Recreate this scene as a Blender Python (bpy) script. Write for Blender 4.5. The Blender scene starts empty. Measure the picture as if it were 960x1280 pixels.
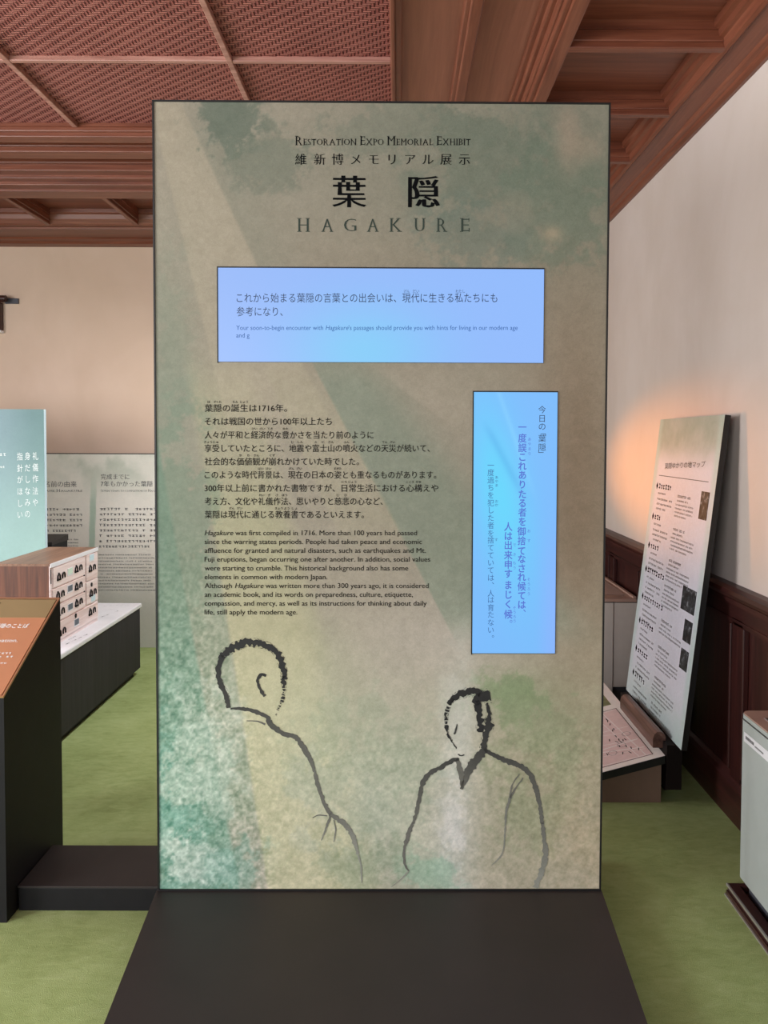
import bpy, math, random
import numpy as np
from mathutils import Vector, Matrix

random.seed(7)
RNG = np.random.default_rng(11)
C = bpy.context.scene.collection
sc = bpy.context.scene

# ------------------------------------------------------------------ camera
F, CX, CY, PITCH, ROLL, EYE = 970.0, 498.78, 582.05, 0.03405, 0.003439, 1.5
FW = Vector((0, math.cos(PITCH), -math.sin(PITCH)))
UP0 = Vector((0, math.sin(PITCH), math.cos(PITCH)))
RT0 = Vector((1, 0, 0))
RT = RT0 * math.cos(ROLL) + UP0 * math.sin(ROLL)
UP = UP0 * math.cos(ROLL) - RT0 * math.sin(ROLL)
cam_d = bpy.data.cameras.new('camera')
cam_d.sensor_width = 36.0
cam_d.sensor_fit = 'AUTO'
cam_d.lens = F / 1280 * 36.0
cam_d.shift_x = (480 - CX) / 1280
cam_d.shift_y = (CY - 640) / 1280
cam_d.clip_start = 0.02
cam = bpy.data.objects.new('camera', cam_d)
C.objects.link(cam)
m = Matrix.Identity(4)
for i in range(3):
    m[i][0], m[i][1], m[i][2] = RT[i], UP[i], -FW[i]
m.translation = (0, 0, EYE)
cam.matrix_world = m
sc.camera = cam

# ------------------------------------------------------------------ world, light, exposure
sc.view_settings.view_transform = 'Standard'
sc.view_settings.look = 'None'
sc.view_settings.gamma = 1.0
sc.view_settings.use_curve_mapping = False
sc.view_settings.exposure = 0.0
w = bpy.data.worlds.new('world')
sc.world = w
w.use_nodes = True
w.node_tree.nodes['Background'].inputs[0].default_value = (0.80, 0.86, 1.0, 1)
w.node_tree.nodes['Background'].inputs[1].default_value = 1.0


def area(name, loc, target, sx, sy, power, col):
    d = bpy.data.lights.new(name, 'AREA')
    d.shape = 'RECTANGLE'
    d.size, d.size_y, d.energy, d.color = sx, sy, power, col
    o = bpy.data.objects.new(name, d)
    o.location = loc
    o.rotation_euler = (Vector(target) - Vector(loc)).to_track_quat('-Z', 'Y').to_euler()
    C.objects.link(o)
    return o


area('window_daylight', (-4.45, 0.2, 1.7), (0, 1.4, 1.4), 2.2, 1.7, 225, (0.97, 0.98, 1.0))
wl = area('window_daylight', (-4.45, 3.0, 1.75), (1.3, 2.3, 1.5), 1.9, 1.8, 46, (0.97, 0.98, 1.0))
wl.data.spread = math.radians(95)
area('window_daylight', (-2.4, -2.5, 1.7), (-0.2, 2.4, 1.4), 2.6, 1.7, 95, (0.97, 0.98, 1.0))
dl = bpy.data.lights.new('ceiling_downlight', 'SPOT')
dl.energy, dl.color, dl.spot_size, dl.spot_blend, dl.shadow_soft_size = 240, (0.97, 0.98, 1.0), math.radians(104), 0.9, 0.18
do = bpy.data.objects.new('ceiling_downlight', dl)
do.location = (-0.25, 3.9, 2.8)
do.rotation_euler = (Vector((-1.85, 4.75, 0.5)) - Vector(do.location)).to_track_quat('-Z', 'Y').to_euler()
C.objects.link(do)
sp = bpy.data.lights.new('warm_spotlight', 'SPOT')
sp.energy, sp.color, sp.spot_size, sp.spot_blend, sp.shadow_soft_size = 230, (1.0, 0.33, 0.02), math.radians(60), 1.0, 0.04
so = bpy.data.objects.new('warm_spotlight', sp)
so.location = (-0.9, 5.1, 1.30)
so.rotation_euler = (Vector((1.33, 4.0, 1.33)) - Vector(so.location)).to_track_quat('-Z', 'Y').to_euler()
so.scale = (1.0, 0.36, 1.0)
C.objects.link(so)


# ------------------------------------------------------------------ measuring
def ray(px, py):
    return RT * ((px - CX) / F) - UP * ((py - CY) / F) + FW


class Frame:
    """A flat face in the room: local u along U, v along V, w out of the face."""

    def __init__(s, o, U, V):
        s.o, s.U, s.V = Vector(o), Vector(U).normalized(), Vector(V).normalized()
        s.N = s.U.cross(s.V).normalized()

    def at(s, u, v, w=0.0):
        return s.o + s.U * u + s.V * v + s.N * w

    def uv(s, px, py):
        d = ray(px, py)
        e = Vector((0, 0, EYE))
        t = (s.o - e).dot(s.N) / d.dot(s.N)
        p = e + d * t - s.o
        return p.dot(s.U), p.dot(s.V)


def project(P):
    d = P - np.array([0, 0, EYE])
    z = d @ np.array(FW)
    return CX + F * (d @ np.array(RT)) / z, CY - F * (d @ np.array(UP)) / z


# ------------------------------------------------------------------ mesh builder
class MB:
    def __init__(s):
        s.v, s.f = [], []

    def add(s, vs, fs):
        n = len(s.v)
        s.v += [tuple(p) for p in vs]
        s.f += [tuple(i + n for i in f) for f in fs]
        return s

    def box(s, x0, x1, y0, y1, z0, z1, r=0.0):
        if r <= 0:
            vs = [(x, y, z) for z in (z0, z1) for y in (y0, y1) for x in (x0, x1)]
            return s.add(vs, [(0, 2, 3, 1), (4, 5, 7, 6), (0, 1, 5, 4), (2, 6, 7, 3), (0, 4, 6, 2), (1, 3, 7, 5)])
        import bmesh
        bm = bmesh.new()
        bmesh.ops.create_cube(bm, size=1)
        for q in bm.verts:
            q.co = Vector(((x0 + x1) / 2 + q.co.x * (x1 - x0), (y0 + y1) / 2 + q.co.y * (y1 - y0), (z0 + z1) / 2 + q.co.z * (z1 - z0)))
        bmesh.ops.bevel(bm, geom=bm.edges[:], offset=r, segments=2, profile=0.5, affect='EDGES')
        bm.verts.index_update()
        s.add([q.co[:] for q in bm.verts], [[q.index for q in f.verts] for f in bm.faces])
        bm.free()
        return s

    def prism(s, poly, fn, a, b):
        """poly = CCW list of (p, q); fn(p, q, t) -> xyz; swept from t=a to t=b"""
        n = len(poly)
        vs = [fn(p, q, a) for p, q in poly] + [fn(p, q, b) for p, q in poly]
        fs = [tuple(range(n))[::-1], tuple(range(n, 2 * n))] + [(i, (i + 1) % n, (i + 1) % n + n, i + n) for i in range(n)]
        return s.add(vs, fs)

    def fbox(s, fr, u0, u1, v0, v1, w0, w1):
        vs = [fr.at(u, v, w_) for w_ in (w0, w1) for v in (v0, v1) for u in (u0, u1)]
        return s.add(vs, [(0, 2, 3, 1), (4, 5, 7, 6), (0, 1, 5, 4), (2, 6, 7, 3), (0, 4, 6, 2), (1, 3, 7, 5)])

    def poly(s, fr, pts, w_):
        return s.add([fr.at(u, v, w_) for u, v in pts], [tuple(range(len(pts)))])

    def fprism(s, fr, pts, w0, w1):
        return s.prism(pts, lambda p, q, t: fr.at(p, q, t), w0, w1)

    def tube(s, path, r, n=10):
        path = [Vector(p) for p in path]
        rings = []
        for i, p in enumerate(path):
            t = (path[min(i + 1, len(path) - 1)] - path[max(i - 1, 0)]).normalized()
            a = t.orthogonal().normalized() if i == 0 else (rings_a - t * rings_a.dot(t)).normalized()
            rings_a = a
            b = t.cross(a)
            rings.append([p + (a * math.cos(k * 2 * math.pi / n) + b * math.sin(k * 2 * math.pi / n)) * r for k in range(n)])
        vs = [q for ring in rings for q in ring]
        fs = [(i * n + k, i * n + (k + 1) % n, (i + 1) * n + (k + 1) % n, (i + 1) * n + k) for i in range(len(path) - 1) for k in range(n)]
        fs += [tuple(range(n))[::-1], tuple((len(path) - 1) * n + k for k in range(n))]
        return s.add(vs, fs)

    def build(s, name, mat, parent=None, kind=None, smooth=False):
        me = bpy.data.meshes.new(name)
        vs = s.v
        if parent is not None:
            r = parent
            while r.parent is not None:
                r = r.parent
            inv = (Matrix.Translation(r.location) @ r.rotation_euler.to_matrix().to_4x4()).inverted()
            vs = [inv @ Vector(p) for p in s.v]
        me.from_pydata([tuple(p) for p in vs], [], s.f)
        me.update()
        if smooth:
            for p in me.polygons:
                p.use_smooth = True
        me.materials.append(mat)
        o = bpy.data.objects.new(name, me)
        C.objects.link(o)
        if parent is not None:
            o.parent = parent
        if kind:
            o['kind'] = kind
        return o


def thing(name, label, cat, loc=(0, 0, 0), group=None):
    o = bpy.data.objects.new(name, None)
    o.empty_display_size = 0.05
    o.location = loc
    C.objects.link(o)
    o['label'], o['category'] = label, cat
    if group:
        o['group'] = group
    return o


# ------------------------------------------------------------------ materials
def srgb(r, g, b):
    def f(c):
        c /= 255.0
        return c / 12.92 if c <= 0.04045 else ((c + 0.055) / 1.055) ** 2.4
    return (f(r), f(g), f(b), 1.0)


class Nt:
    def __init__(s, name):
        s.m = bpy.data.materials.new(name)
        s.m.use_nodes = True
        s.t = s.m.node_tree
        s.b = s.t.nodes['Principled BSDF']

    def n(s, kind, **kw):
        q = s.t.nodes.new(kind)
        for k, v in kw.items():
            setattr(q, k, v)
        return q

    def l(s, a, b):
        s.t.links.new(a, b)

    def math(s, op, a, b=None):
        q = s.n('ShaderNodeMath', operation=op)
        for i, x in enumerate((a, b)):
            if x is None:
                continue
            if isinstance(x, (int, float)):
                q.inputs[i].default_value = x
            else:
                s.l(x, q.inputs[i])
        return q.outputs[0]

    def coords(s, scale=(1, 1, 1)):
        tc = s.n('ShaderNodeTexCoord')
        mp = s.n('ShaderNodeMapping')
        mp.inputs['Scale'].default_value = scale
        s.l(tc.outputs['Object'], mp.inputs['Vector'])
        return mp.outputs[0]

    def noise(s, vec, scale, detail=4, rough=0.55, dist=0.0):
        q = s.n('ShaderNodeTexNoise')
        q.inputs['Scale'].default_value = scale
        q.inputs['Detail'].default_value = detail
        q.inputs['Roughness'].default_value = rough
        q.inputs['Distortion'].default_value = dist
        if vec is not None:
            s.l(vec, q.inputs['Vector'])
        return q.outputs['Fac']

    def ramp(s, fac, stops):
        q = s.n('ShaderNodeValToRGB')
        e = q.color_ramp.elements
        while len(e) < len(stops):
            e.new(0.5)
        for i, (p, c) in enumerate(stops):
            e[i].position, e[i].color = p, c
        s.l(fac, q.inputs[0])
        return q.outputs[0]

    def mix(s, fac, a, b, mode='MIX'):
        q = s.n('ShaderNodeMix', data_type='RGBA', blend_type=mode)
        for sock, x in ((q.inputs[0], fac), (q.inputs[6], a), (q.inputs[7], b)):
            if isinstance(x, (tuple, float, int)):
                sock.default_value = x
            else:
                s.l(x, sock)
        return q.outputs[2]

    def bump(s, h, strength=0.3, dist=0.01):
        q = s.n('ShaderNodeBump')
        q.inputs['Strength'].default_value = strength
        q.inputs['Distance'].default_value = dist
        s.l(h, q.inputs['Height'])
        s.l(q.outputs[0], s.b.inputs['Normal'])

    def color(s, c):
        if isinstance(c, tuple):
            s.b.inputs['Base Color'].default_value = c
        else:
            s.l(c, s.b.inputs['Base Color'])

    def set(s, rough=0.5, metal=0.0, spec=0.5):
        s.b.inputs['Roughness'].default_value = rough
        s.b.inputs['Metallic'].default_value = metal
        s.b.inputs['Specular IOR Level'].default_value = spec
        return s.m


def plain(name, rgb, rough=0.5, metal=0.0, spec=0.5, var=0.06, scale=18.0, bump=0.0):
    q = Nt(name)
    vec = q.coords()
    nz = q.noise(vec, scale)
    c = srgb(*rgb)
    lo = tuple(x * (1 - var) for x in c[:3]) + (1,)
    hi = tuple(min(1, x * (1 + var)) for x in c[:3]) + (1,)
    q.color(q.ramp(nz, [(0.3, lo), (0.7, hi)]))
    if bump:
        q.bump(q.noise(vec, scale * 12, 3), bump, 0.002)
    return q.set(rough, metal, spec)


def wood(name, dark, mid, light, axis, rough=0.35, fine=1.0, spec=0.5):
    q = Nt(name)
    sc_ = [22 * fine, 22 * fine, 22 * fine]
    sc_['XYZ'.index(axis)] = 1.1 * fine
    v = q.coords(tuple(sc_))
    a = q.noise(v, 1.0, 6, 0.6, 1.2)
    b = q.noise(q.coords(tuple(x * 5 for x in sc_)), 1.0, 3, 0.6)
    f = q.math('ADD', q.math('MULTIPLY', a, 0.75), q.math('MULTIPLY', b, 0.25))
    q.color(q.ramp(f, [(0.32, srgb(*dark)), (0.52, srgb(*mid)), (0.72, srgb(*light))]))
    q.bump(f, 0.12, 0.004)
    return q.set(rough, 0, spec)


def emit(name, rgb, strength=1.0):
    q = Nt(name)
    q.color((0.01, 0.01, 0.012, 1))
    q.b.inputs['Emission Color'].default_value = srgb(*rgb)
    q.b.inputs['Emission Strength'].default_value = strength
    return q.set(0.35, 0, 0.2)


def attr_mat(name, attr='paint', rough=0.55, grain=0.10, bump=0.12, emission=0.0, gscale=260.0):
    q = Nt(name)
    at = q.n('ShaderNodeAttribute')
    at.attribute_name = attr
    if emission:
        q.color((0.01, 0.01, 0.012, 1))
        q.l(at.outputs['Color'], q.b.inputs['Emission Color'])
        q.b.inputs['Emission Strength'].default_value = emission
        return q.set(0.3, 0, 0.3)
    v = q.coords()
    n1 = q.noise(v, gscale, 3, 0.6)
    n2 = q.noise(v, gscale / 5.0, 4, 0.65, 0.8)
    k = q.math('ADD', q.math('MULTIPLY', n1, 0.5), q.math('MULTIPLY', n2, 0.5))
    lo, hi = 1 - grain * 2.2, 1 + grain * 1.6
    q.color(q.mix(1.0, at.outputs['Color'], q.ramp(k, [(0.36, (lo, lo, lo, 1)), (0.64, (hi, hi, hi, 1))]), 'MULTIPLY'))
    if bump:
        q.bump(k, bump, 0.002)
    return q.set(rough, 0, 0.3)


def carpet_mat():
    q = Nt('green_carpet')
    v = q.coords()
    a = q.noise(v, 3.0, 5, 0.6)
    st = q.noise(q.coords((14, 30, 1)), 1.0, 5, 0.7, 0.6)
    b = q.noise(v, 420, 2, 0.7)
    f = q.math('ADD', q.math('ADD', q.math('MULTIPLY', a, 0.35), q.math('MULTIPLY', st, 0.3)), q.math('MULTIPLY', b, 0.35))
    q.color(q.ramp(f, [(0.34, srgb(128, 143, 86)), (0.5, srgb(158, 174, 114)), (0.68, srgb(184, 198, 142))]))
    h = q.math('ADD', q.math('MULTIPLY', b, 0.7), q.math('MULTIPLY', st, 0.7))
    q.bump(h, 0.5, 0.006)
    return q.set(0.95, 0, 0.1)


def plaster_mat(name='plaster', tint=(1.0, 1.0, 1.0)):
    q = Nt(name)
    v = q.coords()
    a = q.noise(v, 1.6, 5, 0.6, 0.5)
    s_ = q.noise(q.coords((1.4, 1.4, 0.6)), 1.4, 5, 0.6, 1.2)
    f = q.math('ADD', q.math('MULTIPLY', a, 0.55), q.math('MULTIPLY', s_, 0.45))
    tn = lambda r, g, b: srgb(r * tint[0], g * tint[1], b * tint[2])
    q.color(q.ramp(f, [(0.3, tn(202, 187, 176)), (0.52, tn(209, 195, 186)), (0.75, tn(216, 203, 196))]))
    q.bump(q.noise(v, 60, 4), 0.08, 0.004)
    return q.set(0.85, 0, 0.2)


def woven_mat():
    q = Nt('woven_ceiling')
    tc = q.n('ShaderNodeTexCoord')
    sx = q.n('ShaderNodeSeparateXYZ')
    q.l(tc.outputs['Object'], sx.inputs[0])
    S = 0.0135
    x = q.math('DIVIDE', sx.outputs[0], S * 1.15)
    y = q.math('DIVIDE', sx.outputs[1], S * 0.9)
    i, j = q.math('FLOOR', x), q.math('FLOOR', y)
    fx, fy = q.math('FRACT', x), q.math('FRACT', y)
    mm = q.math('FLOORED_MODULO', q.math('ADD', i, q.math('MULTIPLY', j, 1.0)), 4.0)
    over = q.math('LESS_THAN', mm, 1.9)
    hx = q.math('SINE', q.math('MULTIPLY', fy, math.pi))
    hy = q.math('SINE', q.math('MULTIPLY', fx, math.pi))
    inv = q.math('SUBTRACT', 1.0, over)
    h = q.math('ADD', q.math('MULTIPLY', over, hx), q.math('MULTIPLY', inv, q.math('MULTIPLY', hy, 0.62)))
    nz = q.noise(tc.outputs['Object'], 7.0, 4)
    nf = q.noise(tc.outputs['Object'], 160.0, 2)
    hh = q.math('ADD', q.math('MULTIPLY', h, 0.8), q.math('ADD', q.math('MULTIPLY', nz, 0.25), q.math('MULTIPLY', nf, 0.15)))
    q.color(q.ramp(hh, [(0.2, srgb(58, 21, 18)), (0.55, srgb(120, 57, 51)), (0.95, srgb(200, 132, 120))]))
    q.bump(h, 0.7, 0.006)
    return q.set(0.55, 0, 0.3)


M = {}
M['carpet'] = carpet_mat()
M['plaster'] = plaster_mat()
M['plaster_warm_lit'] = plaster_mat('warm_lit_plaster', (1.05, 0.995, 0.93))  # same plaster, the back wall's warm light tinted into its colour
M['woven'] = woven_mat()
W3 = ((96, 50, 35), (122, 68, 48), (144, 88, 66))
for ax in 'XYZ':
    M['ceil' + ax] = wood('ceiling_wood_' + ax.lower(), *W3, ax, 0.38)
    M['dark' + ax] = wood('wainscot_wood_' + ax.lower(), (34, 12, 11), (58, 25, 22), (80, 38, 32), ax, 0.4)
M['board'] = wood('ceiling_board', (138, 88, 69), (153, 99, 78), (168, 112, 90), 'Y', 0.42)
M['batten'] = wood('ceiling_batten', (140, 92, 80), (178, 128, 114), (206, 160, 146), 'X', 0.4)
M['black'] = plain('black_laminate', (27, 26, 29), 0.55, spec=0.25, var=0.12)
M['plinth'] = plain('dark_brown_laminate', (42, 35, 34), 0.55, var=0.10, scale=9)
M['edge'] = plain('black_edge', (18, 17, 17), 0.5)
M['white'] = plain('white_laminate', (226, 226, 230), 0.35, var=0.03)
M['counter'] = wood('charcoal_woodgrain', (36, 34, 36), (46, 44, 47), (55, 53, 56), 'Z', 0.6, spec=0.25)
M['walnut'] = wood('walnut_wood', (66, 34, 20), (104, 58, 36), (136, 84, 56), 'Z', 0.45)
M['walnut_top'] = wood('walnut_wood_top', (98, 66, 48), (140, 102, 78), (170, 132, 104), 'Y', 0.4)
M['pale'] = wood('pale_washed_wood', (206, 178, 170), (232, 214, 210), (244, 234, 232), 'Y', 0.6)
M['iron'] = plain('black_iron', (20, 19, 20), 0.45, 0.6)
M['log'] = wood('ledge_wood', (66, 44, 38), (104, 74, 65), (150, 116, 104), 'Y', 0.35)
M['easel'] = plain('dark_easel_wood', (22, 13, 12), 0.6, spec=0.2)
M['plinthbrown'] = plain('brown_panel', (128, 102, 86), 0.6)
M['pur'] = plain('grey_white_plastic', (170, 177, 174), 0.4, var=0.03)
M['purtop'] = plain('taupe_plastic_top', (176, 144, 130), 0.35)
M['pursh'] = plain('brown_grey_plastic_side', (204, 194, 186), 0.45, var=0.03)
M['purbase'] = plain('grey_plastic_base', (72, 74, 82), 0.5)
M['grille'] = plain('dark_grille', (58, 50, 48), 0.5)
M['tray'] = wood('tray_wood', (36, 18, 17), (58, 32, 30), (80, 48, 44), 'Y', 0.4)
M['steel'] = plain('steel_edge', (196, 190, 190), 0.3, 0.7)
M['ink'] = plain('black_ink', (14, 15, 17), 0.8, spec=0.05)
M['ink2'] = plain('body_ink', (38, 35, 32), 0.8, spec=0.05)
M['inkgreen'] = plain('grey_green_ink', (60, 70, 64), 0.8, spec=0.05)
M['inkgrey'] = plain('grey_ink', (104, 102, 102), 0.8, spec=0.05)
M['inkpale'] = plain('pale_grey_ink', (138, 136, 136), 0.8, spec=0.05)
M['inkwhite'] = plain('white_ink', (236, 246, 244), 0.6)
M['print'] = attr_mat('panel_print', grain=0.05, bump=0.10, gscale=330.0)
M['print_fine'] = attr_mat('graphic_print', grain=0.02, bump=0.0, rough=0.45)
M['board_print'] = attr_mat('board_print', grain=0.025, bump=0.0, rough=0.3)
M['screen'] = attr_mat('screen_picture', emission=1.0)
M['brush'] = attr_mat('brush_ink', grain=0.06, bump=0.0)
M['copper'] = plain('copper_plate', (226, 164, 124), 0.36, 0.45, var=0.05, scale=3)
M['brass'] = plain('dull_brass_strip', (168, 148, 108), 0.4, 0.35, var=0.05, scale=4)
M['rim'] = plain('copper_rim', (226, 176, 136), 0.3, 0.7)
M['mappaper'] = plain('cream_paper', (246, 236, 228), 0.5, var=0.03)
M['mappink'] = plain('pink_map', (234, 204, 200), 0.5, var=0.05, scale=30)
M['mapline'] = plain('pale_map_lines', (250, 238, 234), 0.5)
M['mapgreen'] = plain('olive_map_picture', (122, 124, 84), 0.5, var=0.2, scale=40)
M['labelblue'] = plain('blue_grey_label', (96, 106, 116), 0.5, var=0.2, scale=200)
M['labelpale'] = plain('pale_blue_label', (196, 222, 232), 0.5, var=0.1, scale=200)
M['labelgreen'] = plain('pale_green_label', (206, 226, 208), 0.5, var=0.1, scale=200)
M['stext'] = emit('screen_text', (46, 62, 92))
M['stext2'] = emit('screen_text_blue', (40, 90, 160))
M['stext3'] = emit('screen_text_violet', (86, 112, 208))
M['stext4'] = emit('screen_text_slate', (60, 104, 160))


def photo_mat():
    q = Nt('monochrome_photo')
    v = q.coords()
    f = q.noise(v, 34, 4, 0.6, 0.6)
    q.color(q.ramp(f, [(0.42, srgb(28, 28, 32)), (0.58, srgb(66, 68, 74)), (0.7, srgb(150, 152, 158))]))
    return q.set(0.4, 0, 0.4)


M['photo'] = photo_mat()

# ------------------------------------------------------------------ lettering
_gc = {}


def glyphs(text, shear=0.0, res=3):
    k = (text, shear, res)
    if k not in _gc:
        cu = bpy.data.curves.new('tmp_text', 'FONT')
        cu.body, cu.size, cu.resolution_u, cu.shear = text, 1.0, res, shear
        ob = bpy.data.objects.new('tmp_text', cu)
        me = ob.to_mesh()
        vs = np.array([(q.co.x, q.co.y) for q in me.vertices]).reshape(-1, 2)
        fs = [tuple(p.vertices) for p in me.polygons]
        ob.to_mesh_clear()
        bpy.data.objects.remove(ob)
        bpy.data.curves.remove(cu)
        # faces counter-clockwise
        out = []
        for f in fs:
            a = 0
            for i in range(len(f)):
                p, r = vs[f[i]], vs[f[(i + 1) % len(f)]]
                a += p[0] * r[1] - r[0] * p[1]
            out.append(f if a > 0 else f[::-1])
        _gc[k] = (vs, out)
    return _gc[k]


def width_to(prefix):
    """pen position after prefix"""
    if not prefix:
        return 0.0
    return glyphs(prefix + '|')[0][:, 0].max() - glyphs('|')[0][:, 0].max()


def contrast(vs, fs, dx, dy):
    """thicken upright strokes by dx and thin level strokes by dy (a Ming-style letter)"""
    cnt = {}
    for f in fs:
        for i in range(len(f)):
            a, b = f[i], f[(i + 1) % len(f)]
            ka, kb = tuple(np.round(vs[a], 5)), tuple(np.round(vs[b], 5))
            cnt.setdefault((ka, kb), []).append((a, b))
    nrm = {}
    for (ka, kb), lst in cnt.items():
        if (kb, ka) in cnt:
            continue
        d = np.array(kb) - np.array(ka)
        ln = np.hypot(*d)
        if ln < 1e-6:
            continue
        n = np.array([d[1], -d[0]]) / ln
        for k in (ka, kb):
            nrm[k] = nrm.get(k, np.zeros(2)) + n
    out = vs.copy()
    for i in range(len(vs)):
        n = nrm.get(tuple(np.round(vs[i], 5)))
        if n is not None and np.hypot(*n) > 1e-6:
            n = n / np.hypot(*n)
            out[i] = vs[i] + np.array([n[0] * dx, n[1] * dy])
    return out


def pseudo(mb, fr, a, b, h, n, w_):
    """n unreadable characters of height h from a to b: each a few short dashes"""
    d = ((b[0] - a[0]) / n, (b[1] - a[1]) / n)
    for i in range(n):
        if random.random() < 0.08:
            continue
        o = (a[0] + d[0] * i, a[1] + d[1] * i)

        def rect(f0, f1, g0, g1):
            mb.poly(fr, [(o[0] + d[0] * f, o[1] + d[1] * f + g * h) for f, g in ((f0, g0), (f1, g0), (f1, g1), (f0, g1))], w_)
        x = random.uniform(0.2, 0.6)
        y = random.uniform(0.45, 0.8)
        e = random.uniform(0.7, 0.95)
        rect(x, x + 0.22, 0.0, random.uniform(0.75, 1.0))
        rect(0.08, e, y, y + 0.2)
        if random.random() < 0.7:
            rect(random.uniform(0.05, 0.3), e, 0.05, 0.24)


class Ink:
    """collects flat lettering on a frame; all positions in photograph pixels"""

    def __init__(s, fr, lift=0.0012):
        s.fr, s.lift, s.mb = fr, lift, MB()

    def put(s, vs, fs, o, ex, ey):
        pts = [s.fr.at(o[0] + ex[0] * a + ey[0] * b, o[1] + ex[1] * a + ey[1] * b, s.lift) for a, b in vs]
        s.mb.add(pts, fs)

    def line(s, text, x0, x1, y, y1=None, h=None, dx=0, dy=0, italics=(), extra=None):
        """text from px x0 to x1 on baseline y (y1 at the right end); h = height of 1 em in px when not natural"""
        fr = s.fr
        a, b = fr.uv(x0, y), fr.uv(x1, y if y1 is None else y1)
        vs, fs = glyphs(text)
        if dx or dy:
            vs = contrast(vs, fs, dx, dy)
        lo, hi = vs[:, 0].min(), vs[:, 0].max()
        if italics:
            parts_v, parts_f = [], []
            for seg, pre, it in italics:
                q, g = glyphs(seg, 0.22 if it else 0.0)
                off = sum(len(p) for p in parts_v)
                parts_v.append(q + np.array([width_to(pre), 0]))
                parts_f += [tuple(i + off for i in f) for f in g]
            vs, fs = np.vstack(parts_v), parts_f
            lo, hi = vs[:, 0].min(), vs[:, 0].max()
        L = math.hypot(b[0] - a[0], b[1] - a[1])
        k = L / (hi - lo)
        ex = ((b[0] - a[0]) / (hi - lo), (b[1] - a[1]) / (hi - lo))
        hy = k if h is None else abs(fr.uv(x0, y - h)[1] - a[1])
        ey = (-(b[1] - a[1]) / L * hy, (b[0] - a[0]) / L * hy)
        s.put(vs - np.array([lo, 0]), fs, a, ex, ey)
        return k

    def char(s, ch, cx, cy, size, sx=1.0, dx=0, dy=0, rot=0):
        """one character centred on px (cx, cy), em = size px"""
        vs, fs = glyphs(ch)
        if len(vs) == 0:
            return
        if dx or dy:
            vs = contrast(vs, fs, dx, dy)
        c = s.fr.uv(cx, cy)
        e = abs(s.fr.uv(cx, cy - size)[1] - c[1])
        q = vs - np.array([0.5, 0.38])
        if rot:
            q = np.stack([q[:, 1], -q[:, 0]], 1)
        s.put(q, fs, c, (e * sx, 0), (0, e))

    def column(s, text, cx, ys, size, sx=1.0, dx=0, dy=0):
        for ch, y in zip(text, ys):
            if ch in '「」':
                s.char(ch, cx, y, size, sx, rot=1)
            elif ch in '、。':
                s.char(ch, cx + size * 0.58, y - size * 0.30, size, sx)
            else:
                s.char(ch, cx, y, size, sx, dx, dy)

    def bars(s, x0, x1, y, y1, th, n):
        """a run of print too small to read: n little broken blocks"""
        a, b = s.fr.uv(x0, y), s.fr.uv(x1, y1)
        hgt = abs(s.fr.uv(x0, y - th)[1] - a[1])
        pseudo(s.mb, s.fr, a, b, hgt, n, s.lift)

    def build(s, name, mat, parent):
        return s.mb.build(name, mat, parent)


SERIF_TICK = {'E': 'R', 'T': 'LR', 'L': 'r', 'G': '', 'F': 'R'}


def serif_glyph(ch):
    vs, fs = glyphs(ch)
    v2 = contrast(vs, fs, 0.004, -0.030)
    cap = 0.69
    vl, fl = [tuple(p) for p in v2], list(fs)

    def rect(x0, x1, y0, y1):
        n = len(vl)
        vl.extend([(x0, y0), (x1, y0), (x1, y1), (x0, y1)])
        fl.append((n, n + 1, n + 2, n + 3))
    seen = set()
    edges = {}
    for f in fs:
        for i in range(len(f)):
            a, b = tuple(np.round(vs[f[i]], 4)), tuple(np.round(vs[f[(i + 1) % len(f)]], 4))
            edges[(a, b)] = 1
    for (a, b) in edges:
        if (b, a) in edges:
            continue
        y = (a[1] + b[1]) / 2
        if abs(a[1] - b[1]) > 0.004 or not (abs(y) < 0.02 or abs(y - cap) < 0.03):
            continue
        x0, x1 = sorted((a[0], b[0]))
        if x1 - x0 < 0.05:
            continue
        top = y > 0.3
        y0, y1 = (cap - 0.022, cap + 0.012) if top else (-0.012, 0.022)
        wide = x1 - x0 > 0.2
        if ch == 'A' and top:
            continue
        if not wide:
            rect(x0 - 0.065, x1 + 0.065, y0, y1)
        elif ch == 'T':
            rect(x0, x0 + 0.03, y0 - 0.16, y1)
            rect(x1 - 0.03, x1, y0 - 0.16, y1)
        else:
            rect(x0 - 0.065, x0 + 0.1, y0, y1)
            if ch in 'EL':
                if top:
                    rect(x1 - 0.03, x1, y0 - 0.16, y1)
                else:
                    rect(x1 - 0.03, x1 + 0.01, y0, y1 + 0.16)
    return np.array(vl), fl


def serif_line(ink, text, x0, x1, y, cap_h, small=0.74, squeeze=1.0, gap=0.08, space=0.22, y1=None):
    """capitals and small capitals in a high-contrast serif; lower case letters become small capitals"""
    pen, pieces = 0.0, []
    for ch in text:
        if ch == ' ':
            pen += space
            continue
        k = small if ch.islower() else 1.0
        vs, fs = serif_glyph(ch.upper())
        lo, hi = vs[:, 0].min(), vs[:, 0].max()
        pieces.append(((vs - np.array([lo, 0])) * k * np.array([squeeze, 1]) + np.array([pen, 0]), fs))
        pen += (hi - lo) * k * squeeze + gap
    tot = pen - gap
    a, b = ink.fr.uv(x0, y), ink.fr.uv(x1, y if y1 is None else y1)
    ex = ((b[0] - a[0]) / tot, (b[1] - a[1]) / tot)
    e = abs(ink.fr.uv(x0, y - cap_h)[1] - a[1]) / 0.69
    for vs, fs in pieces:
        ink.put(vs, fs, a, ex, (0, e))


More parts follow.
